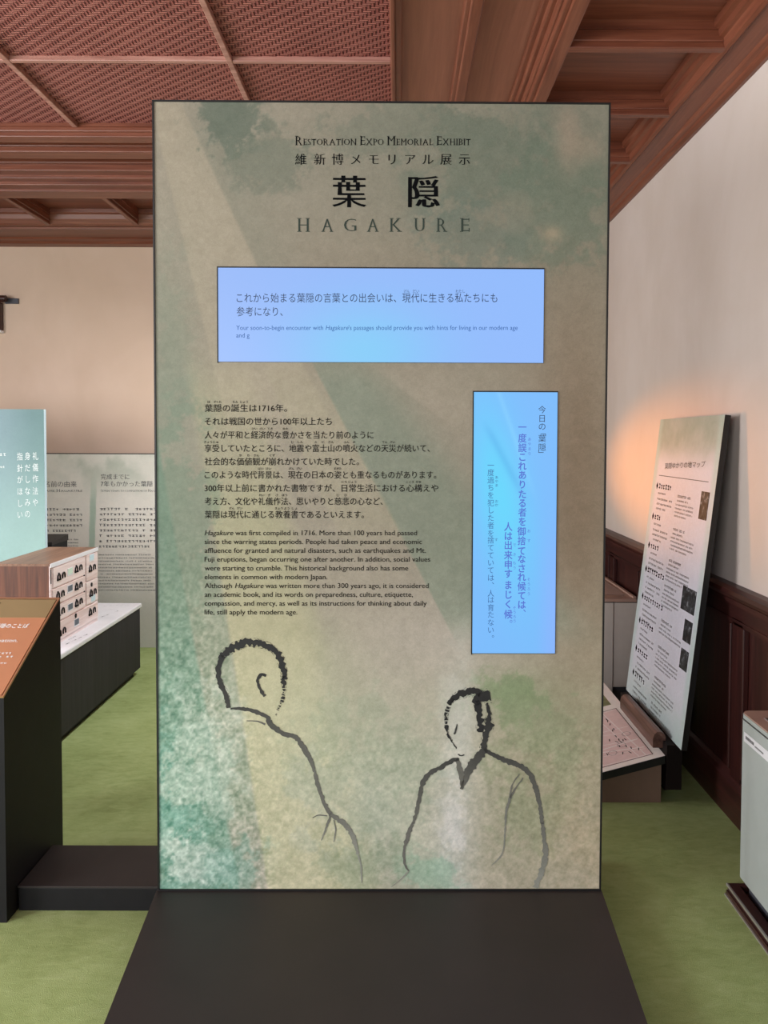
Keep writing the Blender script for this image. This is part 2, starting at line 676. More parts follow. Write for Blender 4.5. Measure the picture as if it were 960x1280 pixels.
# ------------------------------------------------------------------ painted prints
def vnoise(x, y, cell, seed):
    r = np.random.default_rng(seed)
    g = r.random((400, 400))
    fx, fy = x / cell + 50, y / cell + 50
    ix, iy = np.floor(fx).astype(int), np.floor(fy).astype(int)
    tx, ty = fx - ix, fy - iy
    tx, ty = tx * tx * (3 - 2 * tx), ty * ty * (3 - 2 * ty)
    ix, iy = ix % 398, iy % 398
    return (g[iy, ix] * (1 - tx) + g[iy, ix + 1] * tx) * (1 - ty) + (g[iy + 1, ix] * (1 - tx) + g[iy + 1, ix + 1] * tx) * ty


def fbm(x, y, cell, seed, oct_=5, gain=0.55):
    s_, a, t = 0, 1.0, 0
    for k in range(oct_):
        s_ = s_ + a * vnoise(x, y, cell / 2 ** k, seed + k)
        t += a
        a *= gain
    return s_ / t


def lin(c):
    c = np.clip(c, 0, 255) / 255.0
    return np.where(c <= 0.04045, c / 12.92, ((c + 0.055) / 1.055) ** 2.4)


def painted(fr, u0, u1, v0, v1, w_, nu, nv, fn, name, mat, parent, hole=None):
    """a printed sheet; fn(px, py) -> rgb 0..255 arrays, or fn(s, t) when it takes unit coordinates"""
    us, vs = np.linspace(u0, u1, nu + 1), np.linspace(v0, v1, nv + 1)
    UU, VV = np.meshgrid(us, vs)
    O, U, V, N = (np.array(q) for q in (fr.o, fr.U, fr.V, fr.N))
    P = O + UU[..., None] * U + VV[..., None] * V + N * w_
    px, py = project(P)
    col = lin(fn(px, py, (UU - u0) / (u1 - u0), (VV - v0) / (v1 - v0)))
    mb = MB()
    idx = np.arange((nu + 1) * (nv + 1)).reshape(nv + 1, nu + 1)
    mb.v = [tuple(p) for p in P.reshape(-1, 3)]
    q = np.stack([idx[:-1, :-1], idx[:-1, 1:], idx[1:, 1:], idx[1:, :-1]], -1).reshape(-1, 4)
    mb.f = [tuple(int(i) for i in r) for r in q]
    o = mb.build(name, mat, parent)
    at = o.data.color_attributes.new('paint', 'FLOAT_COLOR', 'POINT')
    a4 = np.ones((len(mb.v), 4), dtype=np.float32)
    a4[:, :3] = col.reshape(-1, 3)
    at.data.foreach_set('color', a4.ravel())
    return o


def sstep(x, a, b):
    t = np.clip((x - a) / (b - a), 0, 1)
    return t * t * (3 - 2 * t)


# ================================================================== THE ROOM
XL, XR, YF, YB = -4.6, 1.355, -2.6, 5.75
MB().add([(XL, YF, 0), (XR, YF, 0), (XR, YB, 0), (XL, YB, 0)], [(0, 1, 2, 3)]).build('floor', M['carpet'], kind='structure')
wr = MB().add([(XR, YF, 0), (XR, YB, 0), (XR, YB, 3.2), (XR, YF, 3.2)], [(3, 2, 1, 0)]).build('wall_right', M['plaster'], kind='structure')
wb = MB().add([(XL, YB, 0), (XR, YB, 0), (XR, YB, 3.2), (XL, YB, 3.2)], [(0, 1, 2, 3)]).build('wall_back', M['plaster_warm_lit'], kind='structure')
MB().add([(XL, YF, 0), (XL, YB, 0), (XL, YB, 3.2), (XL, YF, 3.2)], [(0, 1, 2, 3)]).build('wall_left', M['plaster'], kind='structure')

# wainscot of the right wall: backing, stiles with bead moulds, frieze, cap
mb = MB()
mb.box(XR - 0.012, XR, YF, YB, 0.16, 0.90)
mb.build('wainscot_panel', M['darkZ'], wr)
mb, bead = MB(), MB()
yc = -2.39
while yc < YB:
    mb.box(XR - 0.030, XR - 0.012, yc - 0.045, yc + 0.045, 0.16, 0.80)
    for s_ in (-1, 1):
        bead.box(XR - 0.036, XR - 0.012, yc + s_ * 0.058 - 0.008, yc + s_ * 0.058 + 0.008, 0.19, 0.775, 0.004)
    yc += 0.60
mb.build('wainscot_stile', M['darkZ'], wr)
bead.build('wainscot_bead', M['darkZ'], wr)
mb = MB()
mb.box(XR - 0.030, XR - 0.011, YF, YB, 0.775, 0.875)
mb.box(XR - 0.034, XR - 0.012, YF, YB, 0.785, 0.797)
mb.prism([(0, 0), (-0.062, 0.012), (-0.066, 0.026), (-0.060, 0.040), (-0.034, 0.048), (0, 0.050)][::-1], lambda p, q, t: (XR - 0.001 + p, t, 0.875 + q), YF, YB)
mb.box(XR - 0.048, XR - 0.01, YF, YB, 0.858, 0.878)
mb.build('wainscot_rail', M['darkY'], wr)
mb = MB()
mb.box(XR - 0.040, XR - 0.001, YF, YB, 0, 0.145)
mb.prism([(0, 0), (-0.040, 0), (-0.030, 0.018), (-0.018, 0.03), (0, 0.034)][::-1], lambda p, q, t: (XR - 0.001 + p, t, 0.145 + q), YF, YB)
mb.build('baseboard_right', M['darkY'], kind='structure')
mb = MB()
mb.box(XL, XR - 0.07, YB - 0.03, YB, 0.0, 0.875)
mb.box(XL, XR - 0.07, YB - 0.06, YB, 0.875, 0.925)
mb.build('wainscot_panel', M['darkX'], wb)

# ceiling: woven field with battens
RX0, RY0 = -0.04, 3.96
MB().add([(XL, YF, 3.085), (RX0, YF, 3.085), (RX0, RY0 + 0.01, 3.085), (XL, RY0 + 0.01, 3.085)], [(3, 2, 1, 0)]).build('ceiling', M['woven'], kind='structure')
mb = MB()
for k in range(-1, 5):
    x = -0.71 - 0.925 * k
    if x > RX0 - 0.1:
        continue
    mb.box(x - 0.0125, x + 0.0125, YF, RY0, 3.062, 3.086, 0.003)
for k in range(0, 7):
    y = 3.285 - 0.925 * k
    mb.box(XL, RX0, y - 0.0125, y + 0.0125, 3.064, 3.086, 0.003)
mb.build('trim_1', M['batten'], kind='structure')
# flat boards of the border
mb = MB()
mb.box(RX0, 0.62, YF, 4.75, 3.068, 3.09)
mb.build('trim_2', M['board'], kind='structure')
mb = MB()
mb.box(XL, RX0, RY0, 4.75, 3.068, 3.09)
mb.build('trim_3', M['ceilX'], kind='structure')


def strip_y(mb, x0, x1, z0, ztop, y0, y1, r=0.006):
    mb.box(x0, x1, y0, y1, z0, ztop, r)


# border strips and the stepped moulding (running in depth)
mb = MB()
strip_y(mb, -0.040, -0.020, 3.020, 3.07, YF, 3.99)
strip_y(mb, -0.024, 0.004, 3.032, 3.07, YF, 4.00)
strip_y(mb, 0.226, 0.252, 3.030, 3.07, YF, 4.2)
strip_y(mb, 0.246, 0.292, 3.022, 3.07, YF, 4.23)
strip_y(mb, 0.500, 0.530, 3.045, 3.07, YF, 4.5)
strip_y(mb, 0.522, 0.548, 3.020, 3.07, YF, 4.5)
strip_y(mb, 0.542, 0.558, 2.985, 3.07, YF, 4.5)
strip_y(mb, 0.552, 0.578, 2.965, 3.07, YF, 4.6)
strip_y(mb, 0.574, 0.628, 2.950, 3.07, YF, 4.754, 0.004)
mb.build('trim_4', M['ceilY'], kind='structure')
mb = MB()
for x0, x1, z0 in ((3.965, 3.985, 3.045), (3.98, 4.06, 3.022), (4.165, 4.185, 3.045), (4.18, 4.285, 3.020), (4.40, 4.43, 3.040), (4.425, 4.50, 3.005), (4.495, 4.56, 2.985), (4.60 - 0.05, 4.63, 2.965), (4.62, 4.754, 2.950)):
    mb.box(XL, 0.628 if x0 > 4.5 else (0.30 if x0 > 4.1 else 0.0), x0, x1, z0, 3.07, 0.005)
mb.build('trim_5', M['ceilX'], kind='structure')

# coffers along the right wall and the back wall
mb = MB()
mb.box(0.60, 1.26, YF, 5.36, 3.045, 3.09)
mb.build('trim_6', M['ceilX'], kind='structure')
mb = MB()
mb.box(XL, 0.62, 4.74, 5.36, 3.045, 3.09)
mb.build('trim_7', M['ceilX'], kind='structure')
bx, ry = MB(), MB()
y = 2.937 - 0.588 * 9
while y < 4.80:
    bx.box(0.625, 1.21, y - 0.030, y + 0.030, 3.012, 3.05)
    bx.box(0.625, 1.21, y - 0.022, y + 0.024, 2.972, 3.02, 0.004)
    bx.box(0.625, 1.21, y - 0.014, y + 0.024, 2.950, 2.98, 0.004)
    y += 0.588
bx.build('trim_8', M['ceilX'], kind='structure')
x = -2.394 - 0.6 * 3
while x < 0.8:
    ry.box(x - 0.030, x + 0.030, 4.75, 5.34, 3.012, 3.05)
    ry.box(x - 0.024, x + 0.024, 4.75, 5.34, 2.972, 3.02, 0.004)
    ry.box(x - 0.016, x + 0.016, 4.75, 5.34, 2.950, 2.98, 0.004)
    x += 0.6
ry.build('trim_9', M['ceilY'], kind='structure')
# cornices
mb = MB()
mb.prism([(1.150, 3.06), (1.155, 3.02), (1.172, 3.012), (1.176, 2.99), (1.192, 2.984), (1.200, 2.952), (1.215, 2.946), (1.225, 2.952), (1.298, 2.940), (1.304, 2.928), (1.322, 2.922), (1.326, 2.910), (1.340, 2.902), (1.354, 2.902), (1.354, 3.06)],
         lambda p, q, t: (p, t, q), YF, 5.36)
mb.build('trim_10', M['ceilY'], kind='structure')
mb = MB()
mb.prism([(5.28, 3.06), (5.285, 3.02), (5.30, 3.012), (5.31, 2.984), (5.325, 2.955), (5.345, 2.950), (5.40, 2.952), (5.405, 2.940), (5.60, 2.935), (5.61, 2.925), (5.66, 2.918), (5.67, 2.906), (5.749, 2.902), (5.749, 3.06)][::-1],
         lambda p, q, t: (t, p, q), XL, 1.30)
mb.build('trim_11', M['ceilX'], kind='structure')

# ================================================================== EXHIBIT PANEL
YAW = 0.00677
PW, PH, PZ = 1.3934, 2.446, 0.080
pf = Frame((-0.7526, 2.3916, PZ), (math.cos(YAW), math.sin(YAW), 0), (0, 0, 1))
panel = thing('exhibit_panel', 'tall pale green exhibition panel with two lit blue screens and brush-drawn figures', 'exhibition panel', tuple(pf.at(PW / 2, 0, -0.08)))
panel.rotation_euler = (0, 0, YAW)
mb = MB().fbox(pf, 0.0, PW, 0.0, PH, -0.16, -0.004)
mb.build('panel_body', M['edge'], panel)
fr_ = MB()
e = 0.0050
for a in ((0, e, 0, PH), (PW - e, PW, 0, PH), (e, PW - e, PH - e, PH), (e, PW - e, 0, 0.0055)):
    fr_.fbox(pf, *a, -0.004, 0.004)
fr_.build('panel_frame', M['edge'], panel)


def panel_paint(px, py, s_, t_):
    x, y = px, py
    n_big = fbm(x, y, 120, 3)
    n_mid = fbm(x, y, 34, 21, 6, 0.74)
    n_fine = fbm(x, y, 12, 41, 5, 0.75)
    col = np.zeros(x.shape + (3,)) + np.array([172, 164, 146])

    def blend(c, w_):
        nonlocal col
        col = col * (1 - w_[..., None]) + np.array(c) * w_[..., None]

    def blob(cx, cy, rx, ry, c, w_, mot=0.0):
        g = np.exp(-(((x - cx) / rx) ** 2 + ((y - cy) / ry) ** 2)) * w_
        if mot:
            g = g * (1 - mot) + mot * w_ * sstep(g / w_ * 1.5 + (n_mid - 0.5) * 4.2 - 0.15, 0.25, 0.85) * sstep(g / w_, 0.03, 0.3)
        blend(c, np.clip(g, 0, 1))
    # broad tones
    blob(620, 240, 260, 130, (140, 141, 124), 0.85)
    blob(720, 180, 110, 120, (130, 136, 120), 0.6, 0.4)
    blob(470, 380, 230, 90, (158, 147, 128), 0.7)
    blob(720, 620, 60, 260, (142, 122, 100), 0.9)
    blob(560, 620, 110, 190, (162, 155, 138), 0.6)
    blob(700, 960, 110, 170, (155, 148, 122), 0.75)
    blob(560, 800, 120, 70, (184, 176, 164), 0.8)
    blob(470, 1000, 130, 130, (178, 184, 164), 0.85)
    blob(210, 460, 36, 150, (142, 152, 132), 0.75, 0.3)
    # light rays fanning down from the upper left
    def ray_(x0, y0, x1, y1, c, w_, soft, ya, yb, right=True, lim=None):
        xl = x0 + (x1 - x0) * (y - y0) / (y1 - y0)
        g = sstep(x - xl, -soft, soft) if right else 1 - sstep(x - xl, -soft, soft)
        if lim is not None:
            xr = lim[0] + (lim[2] - lim[0]) * (y - lim[1]) / (lim[3] - lim[1])
            g = g * (1 - sstep(x - xr, -lim[4], lim[4]))
        blend(c, g * w_ * sstep(y, ya, ya + 90) * (1 - sstep(y, yb - 60, yb)))
    A = (198, 564, 335, 1112)
    # teal field left of the first ray
    ray_(188, 500, 275, 980, (124, 152, 132), 0.9, 3.5, 480, 1400, False)
    ray_(240, 780, 300, 1112, (120, 152, 132), 0.30, 4, 740, 1400, False)
    ray_(240, 780, 271, 955, (150, 162, 140), 0.75, 5, 640, 1060, True, (290, 810, 335, 1112, 5))
    ray_(290, 810, 335, 1112, (190, 188, 152), 0.8, 2.5, 560, 1250, True, (383, 780, 470, 1112, 26))
    ray_(250, 560, 300, 860, (182, 178, 146), 0.6, 8, 420, 860, True, (360, 640, 430, 900, 14))
    ray_(395, 463, 515, 696, (140, 152, 134), 0.75, 2.0, 400, 820, True, (470, 463, 610, 640, 40))
    ray_(463, 457, 553, 525, (182, 172, 154), 0.55, 3, 430, 560, True, (560, 440, 640, 520, 40))
    ray_(255, 190, 320, 330, (144, 146, 128), 0.5, 2.5, 110, 470, True, (345, 300, 420, 470, 50))
    ray_(192, 145, 235, 325, (188, 178, 154), 0.5, 2.5, 60, 560, True, (255, 190, 330, 350, 4))
    ray_(335, 470, 420, 660, (184, 178, 150), 0.4, 2.5, 430, 700, True, (395, 463, 489, 641, 3))
    ray_(383, 780, 422, 900, (166, 168, 142), 0.35, 3, 730, 1000, True, (430, 780, 480, 920, 30))
    # mottled teal patches
    blob(283, 150, 42, 42, (100, 116, 102), 0.75, 0.75)
    blob(330, 200, 55, 35, (118, 128, 112), 0.6, 0.75)
    blob(500, 160, 120, 40, (126, 134, 118), 0.55, 0.8)
    blob(600, 200, 80, 70, (118, 130, 114), 0.6, 0.8)
    blob(700, 250, 75, 70, (116, 132, 114), 0.65, 0.7)
    blob(590, 290, 60, 40, (112, 128, 116), 0.5, 0.8)
    blob(710, 170, 16, 42, (178, 160, 140), 0.7, 0.2)
    blob(735, 185, 22, 18, (172, 156, 136), 0.6, 0.3)
    blob(690, 292, 12, 9, (184, 168, 142), 0.8)
    blob(642, 265, 26, 22, (160, 152, 134), 0.5, 0.5)
    blob(225, 640, 40, 120, (122, 146, 124), 0.6, 0.7)
    blob(215, 1010, 70, 130, (108, 158, 142), 0.7, 0.5)
    blob(255, 950, 50, 90, (186, 192, 176), 0.55, 0.9)
    blob(245, 1075, 40, 30, (202, 208, 196), 0.6, 0.9)
    blob(300, 1080, 36, 40, (114, 156, 140), 0.6, 0.6)
    blob(640, 865, 60, 34, (122, 142, 104), 0.8, 0.6)
    blob(690, 905, 60, 40, (132, 142, 112), 0.5, 0.6)
    blob(575, 900, 24, 90, (198, 200, 192), 0.65, 0.3)
    blob(390, 930, 50, 110, (178, 180, 154), 0.6)
    blob(660, 1080, 90, 50, (168, 164, 140), 0.5)
    blob(568, 1045, 26, 75, (206, 206, 202), 0.8, 0.3)
    blob(540, 1090, 40, 26, (140, 172, 148), 0.75, 0.6)
    blob(655, 1000, 60, 80, (134, 144, 112), 0.45, 0.8)
    blob(450, 1080, 50, 40, (128, 144, 118), 0.5, 0.7)
    blob(425, 1000, 60, 60, (184, 184, 168), 0.4, 0.8)
    blob(450, 960, 90, 90, (136, 152, 128), 0.3, 0.8)
    blob(730, 1060, 40, 60, (174, 160, 132), 0.5, 0.5)
    # paper grain
    g = (n_fine - 0.5) * 34 + (n_mid - 0.5) * 12 + (n_big - 0.5) * 4
    amp = 0.50 + 0.60 * sstep(y, 640, 1100)
    amp = amp * (1 + 0.7 * (1 - sstep(x, 200, 330)) * sstep(y, 500, 900))
    col = col + g[..., None] * amp[..., None] * np.array([1.0, 0.92, 0.92])
    sp_ = fbm(x, y, 4.5, 61, 2, 0.9)
    tz = (1 - sstep(x, 235 + (y - 700) * 0.2, 300 + (y - 700) * 0.2)) * sstep(y, 560, 900)
    tz = np.maximum(tz, 0.38 * sstep(y, 860, 960))
    col = col + ((sp_ - 0.5) * 95 * tz)[..., None] * np.array([1.0, 0.8, 0.85])
    return col * (0.89 + 0.19 * sstep(y, 640, 960))[..., None]  # print dimmed above, lifted below: the panel's lighting gradient put into its colour


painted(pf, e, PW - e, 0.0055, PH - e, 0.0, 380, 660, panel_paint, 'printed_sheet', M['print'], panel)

# headings
ink = Ink(pf)
serif_line(ink, 'Restoration Expo Memorial Exhibit', 369, 588, 181.5, 11.2, 0.70, 0.82, 0.055, 0.20)
ink.build('caption_lettering', M['ink'], panel)
ink = Ink(pf)
for ch, cx in zip('維新博メモリアル展示', (123, 203, 280, 358, 435, 513, 590, 667, 745, 824)):
    ink.char(ch, cx / 3.43 + 340.3, 199.2, 15.6, 1.0, 0.004, -0.018)
ink.build('subtitle_lettering', M['ink'], panel)
ink = Ink(pf)
ink.char('葉', 436.5, 239.5, 43.5, 1.0, 0.032, -0.006)
ink.char('隠', 529.0, 239.5, 43.5, 1.0, 0.032, -0.006)
ink.build('title_lettering', M['ink'], panel)
ink = Ink(pf)
for ch, cx in zip('HAGAKURE', (135, 237, 335, 432, 530, 633, 728, 826)):
    wd = {'H': 15.5, 'A': 14.5, 'G': 15.5, 'K': 15.5, 'U': 14, 'R': 13.5, 'E': 12}[ch]
    serif_line(ink, ch, cx / 3.43 + 340 - wd / 2, cx / 3.43 + 340 + wd / 2, 289.5, 16.5)
ink.build('roman_title_lettering', M['inkgreen'], panel)

# body text with its reading marks
BODY = [
    ('葉隠の誕生は1716年。', 345, 514, [('葉', 'は'), ('隠', 'がくれ'), ('誕', 'たん'), ('生', 'じょう')]),
    ('それは戦国の世から100年以上たち', 508, 530.6, []),
    ('人々が平和と経済的な豊かさを当たり前のように', 660, 547.6, [('経', 'けい'), ('済', 'ざい'), ('的', 'てき'), ('豊', 'ゆた')]),
    ('享受していたところに、地震や富士山の噴火などの天災が続いて、', 864, 564.2, [('享', 'きょう'), ('受', 'じゅ'), ('地', 'じ'), ('震', 'しん'), ('富', 'ふ'), ('士', 'じ'), ('山', 'さん'), ('噴', 'ふん'), ('火', 'か'), ('天', 'てん'), ('災', 'さい')]),
    ('社会的な価値観が崩れかけていた時でした。', 607, 580.8, [('価', 'か'), ('値', 'ち'), ('観', 'かん'), ('崩', 'くず')]),
    ('このような時代背景は、現在の日本の姿とも重なるものがあります。', 888, 597.4, [('背', 'はい'), ('景', 'けい'), ('現', 'げん'), ('在', 'ざい'), ('姿', 'すがた')]),
    ('300年以上前に書かれた書物ですが、日常生活における心構えや', 895, 614, [('日', 'にち'), ('常', 'じょう'), ('心', 'こころ'), ('構', 'がま')]),
    ('考え方、文化や礼儀作法、思いやりと慈悲の心など、', 693, 630.5, [('礼', 'れい'), ('儀', 'ぎ'), ('作', 'さ'), ('法', 'ほう'), ('慈', 'じ'), ('悲', 'ひ')]),
    ('葉隠は現代に通じる教養書であるといえます。', 625, 647, [('現', 'げん'), ('代', 'だい'), ('教', 'きょう'), ('養', 'よう'), ('書', 'しょ')]),
]
ink = Ink(pf)
for text, xr, yb, ruby in BODY:
    x1 = xr / 2.909 + 240
    ink.line(text, 255.8, x1, yb, h=10.4, dx=0.004, dy=0.004)
    vs = glyphs(text)[0]
    lo, hi = vs[:, 0].min(), vs[:, 0].max()
    for ch, rb in ruby:
        i = text.index(ch)
        a, b = width_to(text[:i]), width_to(text[:i + 1])
        cx = 255.8 + ((a + b) / 2 - lo) / (hi - lo) * (x1 - 255.8)
        wd = min(3.3 * len(rb), 9.6)
        ink.line(rb, cx - wd / 2, cx + wd / 2, yb - 10.3, h=3.6, dx=0.01, dy=0.01)
ink.build('japanese_text', M['ink2'], panel)
ENG = [
    ('Hagakure was first compiled in 1716. More than 100 years had passed', 818, 669),
    ('since the warring states periods. People had taken peace and economic', 836, 680),
    ('affluence for granted and natural disasters, such as earthquakes and Mt.', 850, 691),
    ('Fuji eruptions, began occurring one after another. In addition, social values', 866, 702),
    ('were starting to crumble. This historical background also has some', 786, 713),
    ('elements in common with modern Japan.', 492, 724),
    ('Although Hagakure was written more than 300 years ago, it is considered', 860, 735),
    ('an academic book, and its words on preparedness, culture, etiquette,', 803, 746),
    ('compassion, and mercy, as well as its instructions for thinking about daily', 853, 757),
    ('life, still apply the modern age.', 383, 768),
]
ink = Ink(pf)
for text, xr, yb in ENG:
    it = ()
    if 'Hagakure' in text:
        i = text.index('Hagakure')
        it = [(text[:i].rstrip() or ' ', '', False)] if i else []
        it += [('Hagakure', text[:i], True), (text[i + 9:], text[:i + 9], False)]
    ink.line(text, 255.8, xr / 2.909 + 240, yb, h=8.9, italics=it, dx=0.003, dy=0.003)
ink.build('english_text', M['ink2'], panel)


# screens
def screen(corners, paint, nu, nv):
    us = [pf.uv(*c) for c in corners]
    u0, u1 = (us[0][0] + us[3][0]) / 2, (us[1][0] + us[2][0]) / 2
    v1, v0 = (us[0][1] + us[1][1]) / 2, (us[2][1] + us[3][1]) / 2
    bz = MB()
    t = 0.0036
    for a in ((u0 - t, u0, v0 - t, v1 + t), (u1, u1 + t * 0.2, v0 - t * 0.2, v1 + t), (u0, u1, v1, v1 + t), (u0, u1, v0 - t * 0.2, v0)):
        bz.fbox(pf, *a, -0.002, 0.0035)
    s_ = painted(pf, u0, u1, v0, v1, 0.0012, nu, nv, paint, 'screen', M['screen'], panel)
    bz.build('bezel_with_recess_shade', M['edge'], s_)  # black border, widened at top and left to draw the recess shadow
    return s_


def paint_wide(px, py, s_, t_):
    a = np.array([146, 184, 248]) + (s_[..., None] - 0.5) * np.array([-6, 2, 6])
    c = np.exp(-(((px - 455) / 90) ** 2 + ((py - 440) / 60) ** 2))[..., None]
    return a + c * np.array([-14, 18, -2])


def paint_tall(px, py, s_, t_):
    a = np.zeros(px.shape + (3,)) + np.array([122, 186, 250])
    g = np.exp(-(((px - 625 - (py - 620) * 0.16) / 34) ** 2 + ((py - 620) / 110) ** 2))[..., None]
    a = a + g * np.array([-22, 26, 0])
    e_ = (sstep(px, 664, 696) * sstep(py, 600, 760))[..., None]
    a = a + e_ * np.array([14, -6, 2])
    xl = 607 + (py - 530) * 0.52
    a = a - (np.exp(-((px - xl) / 5) ** 2) * sstep(py, 520, 550) * (1 - sstep(py, 590, 640)))[..., None] * np.array([10, 14, 8])
    xl = 625 + (py - 495) * 0.35
    a = a + (np.exp(-((px - xl) / 3) ** 2) * (1 - sstep(py, 560, 640)))[..., None] * np.array([10, 8, 2])
    return a


s1 = screen(((272, 335), (680, 336.5), (679, 454), (274, 452)), paint_wide, 60, 24)
s2 = screen(((592, 490), (696.5, 490.5), (694, 817), (590.5, 816)), paint_tall, 52, 150)
ink = Ink(pf, 0.0022)
ink.line('これから始まる葉隠の言葉との出会いは、現代に生きる私たちにも', 296, 621.5, 377.3, h=12.8)
ink.line('参考になり、', 296, 353.5, 394.4, h=12.8)
ink.line('げん', 505, 512, 366, h=5)
ink.line('だい', 516, 524, 366, h=5)
ink.line('わたし', 569.5, 581, 366, h=5)
ink.build('screen_lettering', M['stext'], s1)
ink = Ink(pf, 0.0022)
tx = "Your soon-to-begin encounter with Hagakure's passages should provide you with hints for living in our modern age"
i = tx.index('Hagakure')
ink.line(tx, 295.5, 647, 412.5, h=8.2, italics=[(tx[:i - 1], '', False), ('Hagakure', tx[:i], True), (tx[i + 8:], tx[:i + 8], False)], dx=0.0, dy=0.0)
ink.line('and g', 295.5, 312, 422, h=8.2)
ink.build('screen_english_lettering', M['stext2'], s1)
ink = Ink(pf, 0.0022)
ink.column('今日の「葉隠」', 677.5, (512, 523, 533, 540.5, 548, 559, 567.5), 10.2)
ink.build('screen_heading_lettering', M['stext'], s2)
ink = Ink(pf, 0.0022)
Y7 = [480 + v / 6.4 for v in (345, 432, 510, 583, 655, 727, 803, 880, 952, 1025, 1100)]
Y8 = [650 + v / 6.4 for v in (90, 165, 245, 310, 385, 455, 530, 603, 675, 725)]
ink.column('一度誤これありたる者を', 652.8, Y7, 11.8, 0.92, 0.02, 0.02)
ink.column('御捨てなされ候ては、', 652.0, Y8, 11.8, 0.92, 0.02, 0.02)
ink.column('人は出来申すまじく候。', 635.2, [650 + v / 6.4 for v in (52, 127, 200, 280, 355, 428, 518, 595, 672, 752, 810)], 11.8, 0.92, 0.02, 0.02)
for rb, cx, ys in (('あやまり', 661.8, (549, 555, 561, 567)), ('お', 661, (663.5,)), ('す', 661, (675.5,)), ('そうろう', 660.8, (724, 730, 736, 742)), ('で', 643, (681,)), ('き', 643, (693,)), ('もう', 643, (703.5, 709.5)), ('そうろう', 643, (759.5, 765, 770.5, 776))):
    ink.column(rb, cx, ys, 4.6)
ink.build('screen_column_lettering', M['stext3'], s2)
ink = Ink(pf, 0.0022)
Y3 = [480 + v / 6.4 for v in (650, 708, 768, 828, 888, 950, 1008, 1070, 1130)] + [650 + v / 6.4 for v in (105, 160, 220, 280, 340, 400, 460, 505, 585, 637, 700, 755, 818, 878, 930)]
ink.column('一度過ちを犯した者を捨てていては、人は育たない。', 613.4, Y3, 9.3, 0.95)
for rb, cx, ys in (('あやま', 620.6, (596.5, 601.5, 606.5)), ('おか', 620.6, (626.5, 631)), ('す', 620.3, (674.5,))):
    ink.column(rb, cx, ys, 4.4)
ink.build('screen_small_lettering', M['stext4'], s2)


# brush figures
def catmull(P, n=10):
    P = np.array(P, float)
    out = []
    for i in range(len(P) - 1):
        p0, p1, p2, p3 = P[max(i - 1, 0)], P[i], P[i + 1], P[min(i + 2, len(P) - 1)]
        for k in range(n):
            t = k / n
            out.append(0.5 * ((2 * p1) + (p2 - p0) * t + (2 * p0 - 5 * p1 + 4 * p2 - p3) * t * t + (3 * p1 - p0 - 3 * p2 + p3) * t ** 3))
    out.append(P[-1])
    return np.array(out)


class Brush:
    def __init__(s, ox, oy, k):
        s.ox, s.oy, s.k, s.mb, s.col = ox, oy, k, MB(), []

    def stroke(s, pts, widths, c0, c1, rough=0.25, dry=0.0, bristle=0):
        q = catmull([(a[0], a[1], w_) for a, w_ in zip(pts, widths)], 14)
        # resample evenly
        d = np.r_[0, np.cumsum(np.hypot(*np.diff(q[:, :2], axis=0).T))]
        n = max(8, int(d[-1] / 3.0))
        t = np.linspace(0, d[-1], n)
        x, y, wd = (np.interp(t, d, q[:, i]) for i in range(3))
        tx, ty = np.gradient(x), np.gradient(y)
        ln = np.hypot(tx, ty) + 1e-9
        nx, ny = -ty / ln, tx / ln
        ja, jb = (np.convolve(RNG.normal(0, 1, n + 4), [.2, .3, .3, .2], 'same')[2:-2] for _ in range(2))
        wd = wd * 1.12
        wa = np.maximum(wd * 0.5 * (1 + rough * ja * 1.6), 0.3)
        wb_ = np.maximum(wd * 0.5 * (1 + rough * jb * 1.6), 0.3)
        c0, c1 = np.array(c0, float), np.array(c1, float)
        for i in range(n - 1):
            if dry and RNG.random() < dry * (i / n) ** 1.5:
                continue
            v = []
            for j in (i, i + 1):
                v.append((x[j] + nx[j] * wa[j], y[j] + ny[j] * wa[j]))
                v.append((x[j] - nx[j] * wb_[j], y[j] - ny[j] * wb_[j]))
            s._poly([v[0], v[1], v[3], v[2]], c0 + (c1 - c0) * i / n)
            if bristle and RNG.random() < bristle:
                sd = RNG.choice((-1, 1))
                r = wd[i] * RNG.uniform(0.5, 0.75) * sd
                bx_, by_ = x[i] + nx[i] * r, y[i] + ny[i] * r
                ex, ey = tx[i] / ln[i], ty[i] / ln[i]
                L, H = RNG.uniform(3, 8), RNG.uniform(0.8, 1.8)
                s._poly([(bx_, by_), (bx_ + ex * L, by_ + ey * L), (bx_ + ex * L + nx[i] * H, by_ + ey * L + ny[i] * H), (bx_ + nx[i] * H, by_ + ny[i] * H)], c0)

    def _poly(s, pts, c):
        uv = [pf.uv(s.ox + a / s.k, s.oy + b / s.k) for a, b in pts]
        s.mb.poly(pf, uv, 0.0014)
        s.col += [c] * len(pts)

    def build(s, name):
        o = s.mb.build(name, M['brush'], panel)
        at = o.data.color_attributes.new('paint', 'FLOAT_COLOR', 'POINT')
        a4 = np.ones((len(s.col), 4), dtype=np.float32)
        a4[:, :3] = lin(np.array(s.col))
        at.data.foreach_set('color', a4.ravel())
        return o


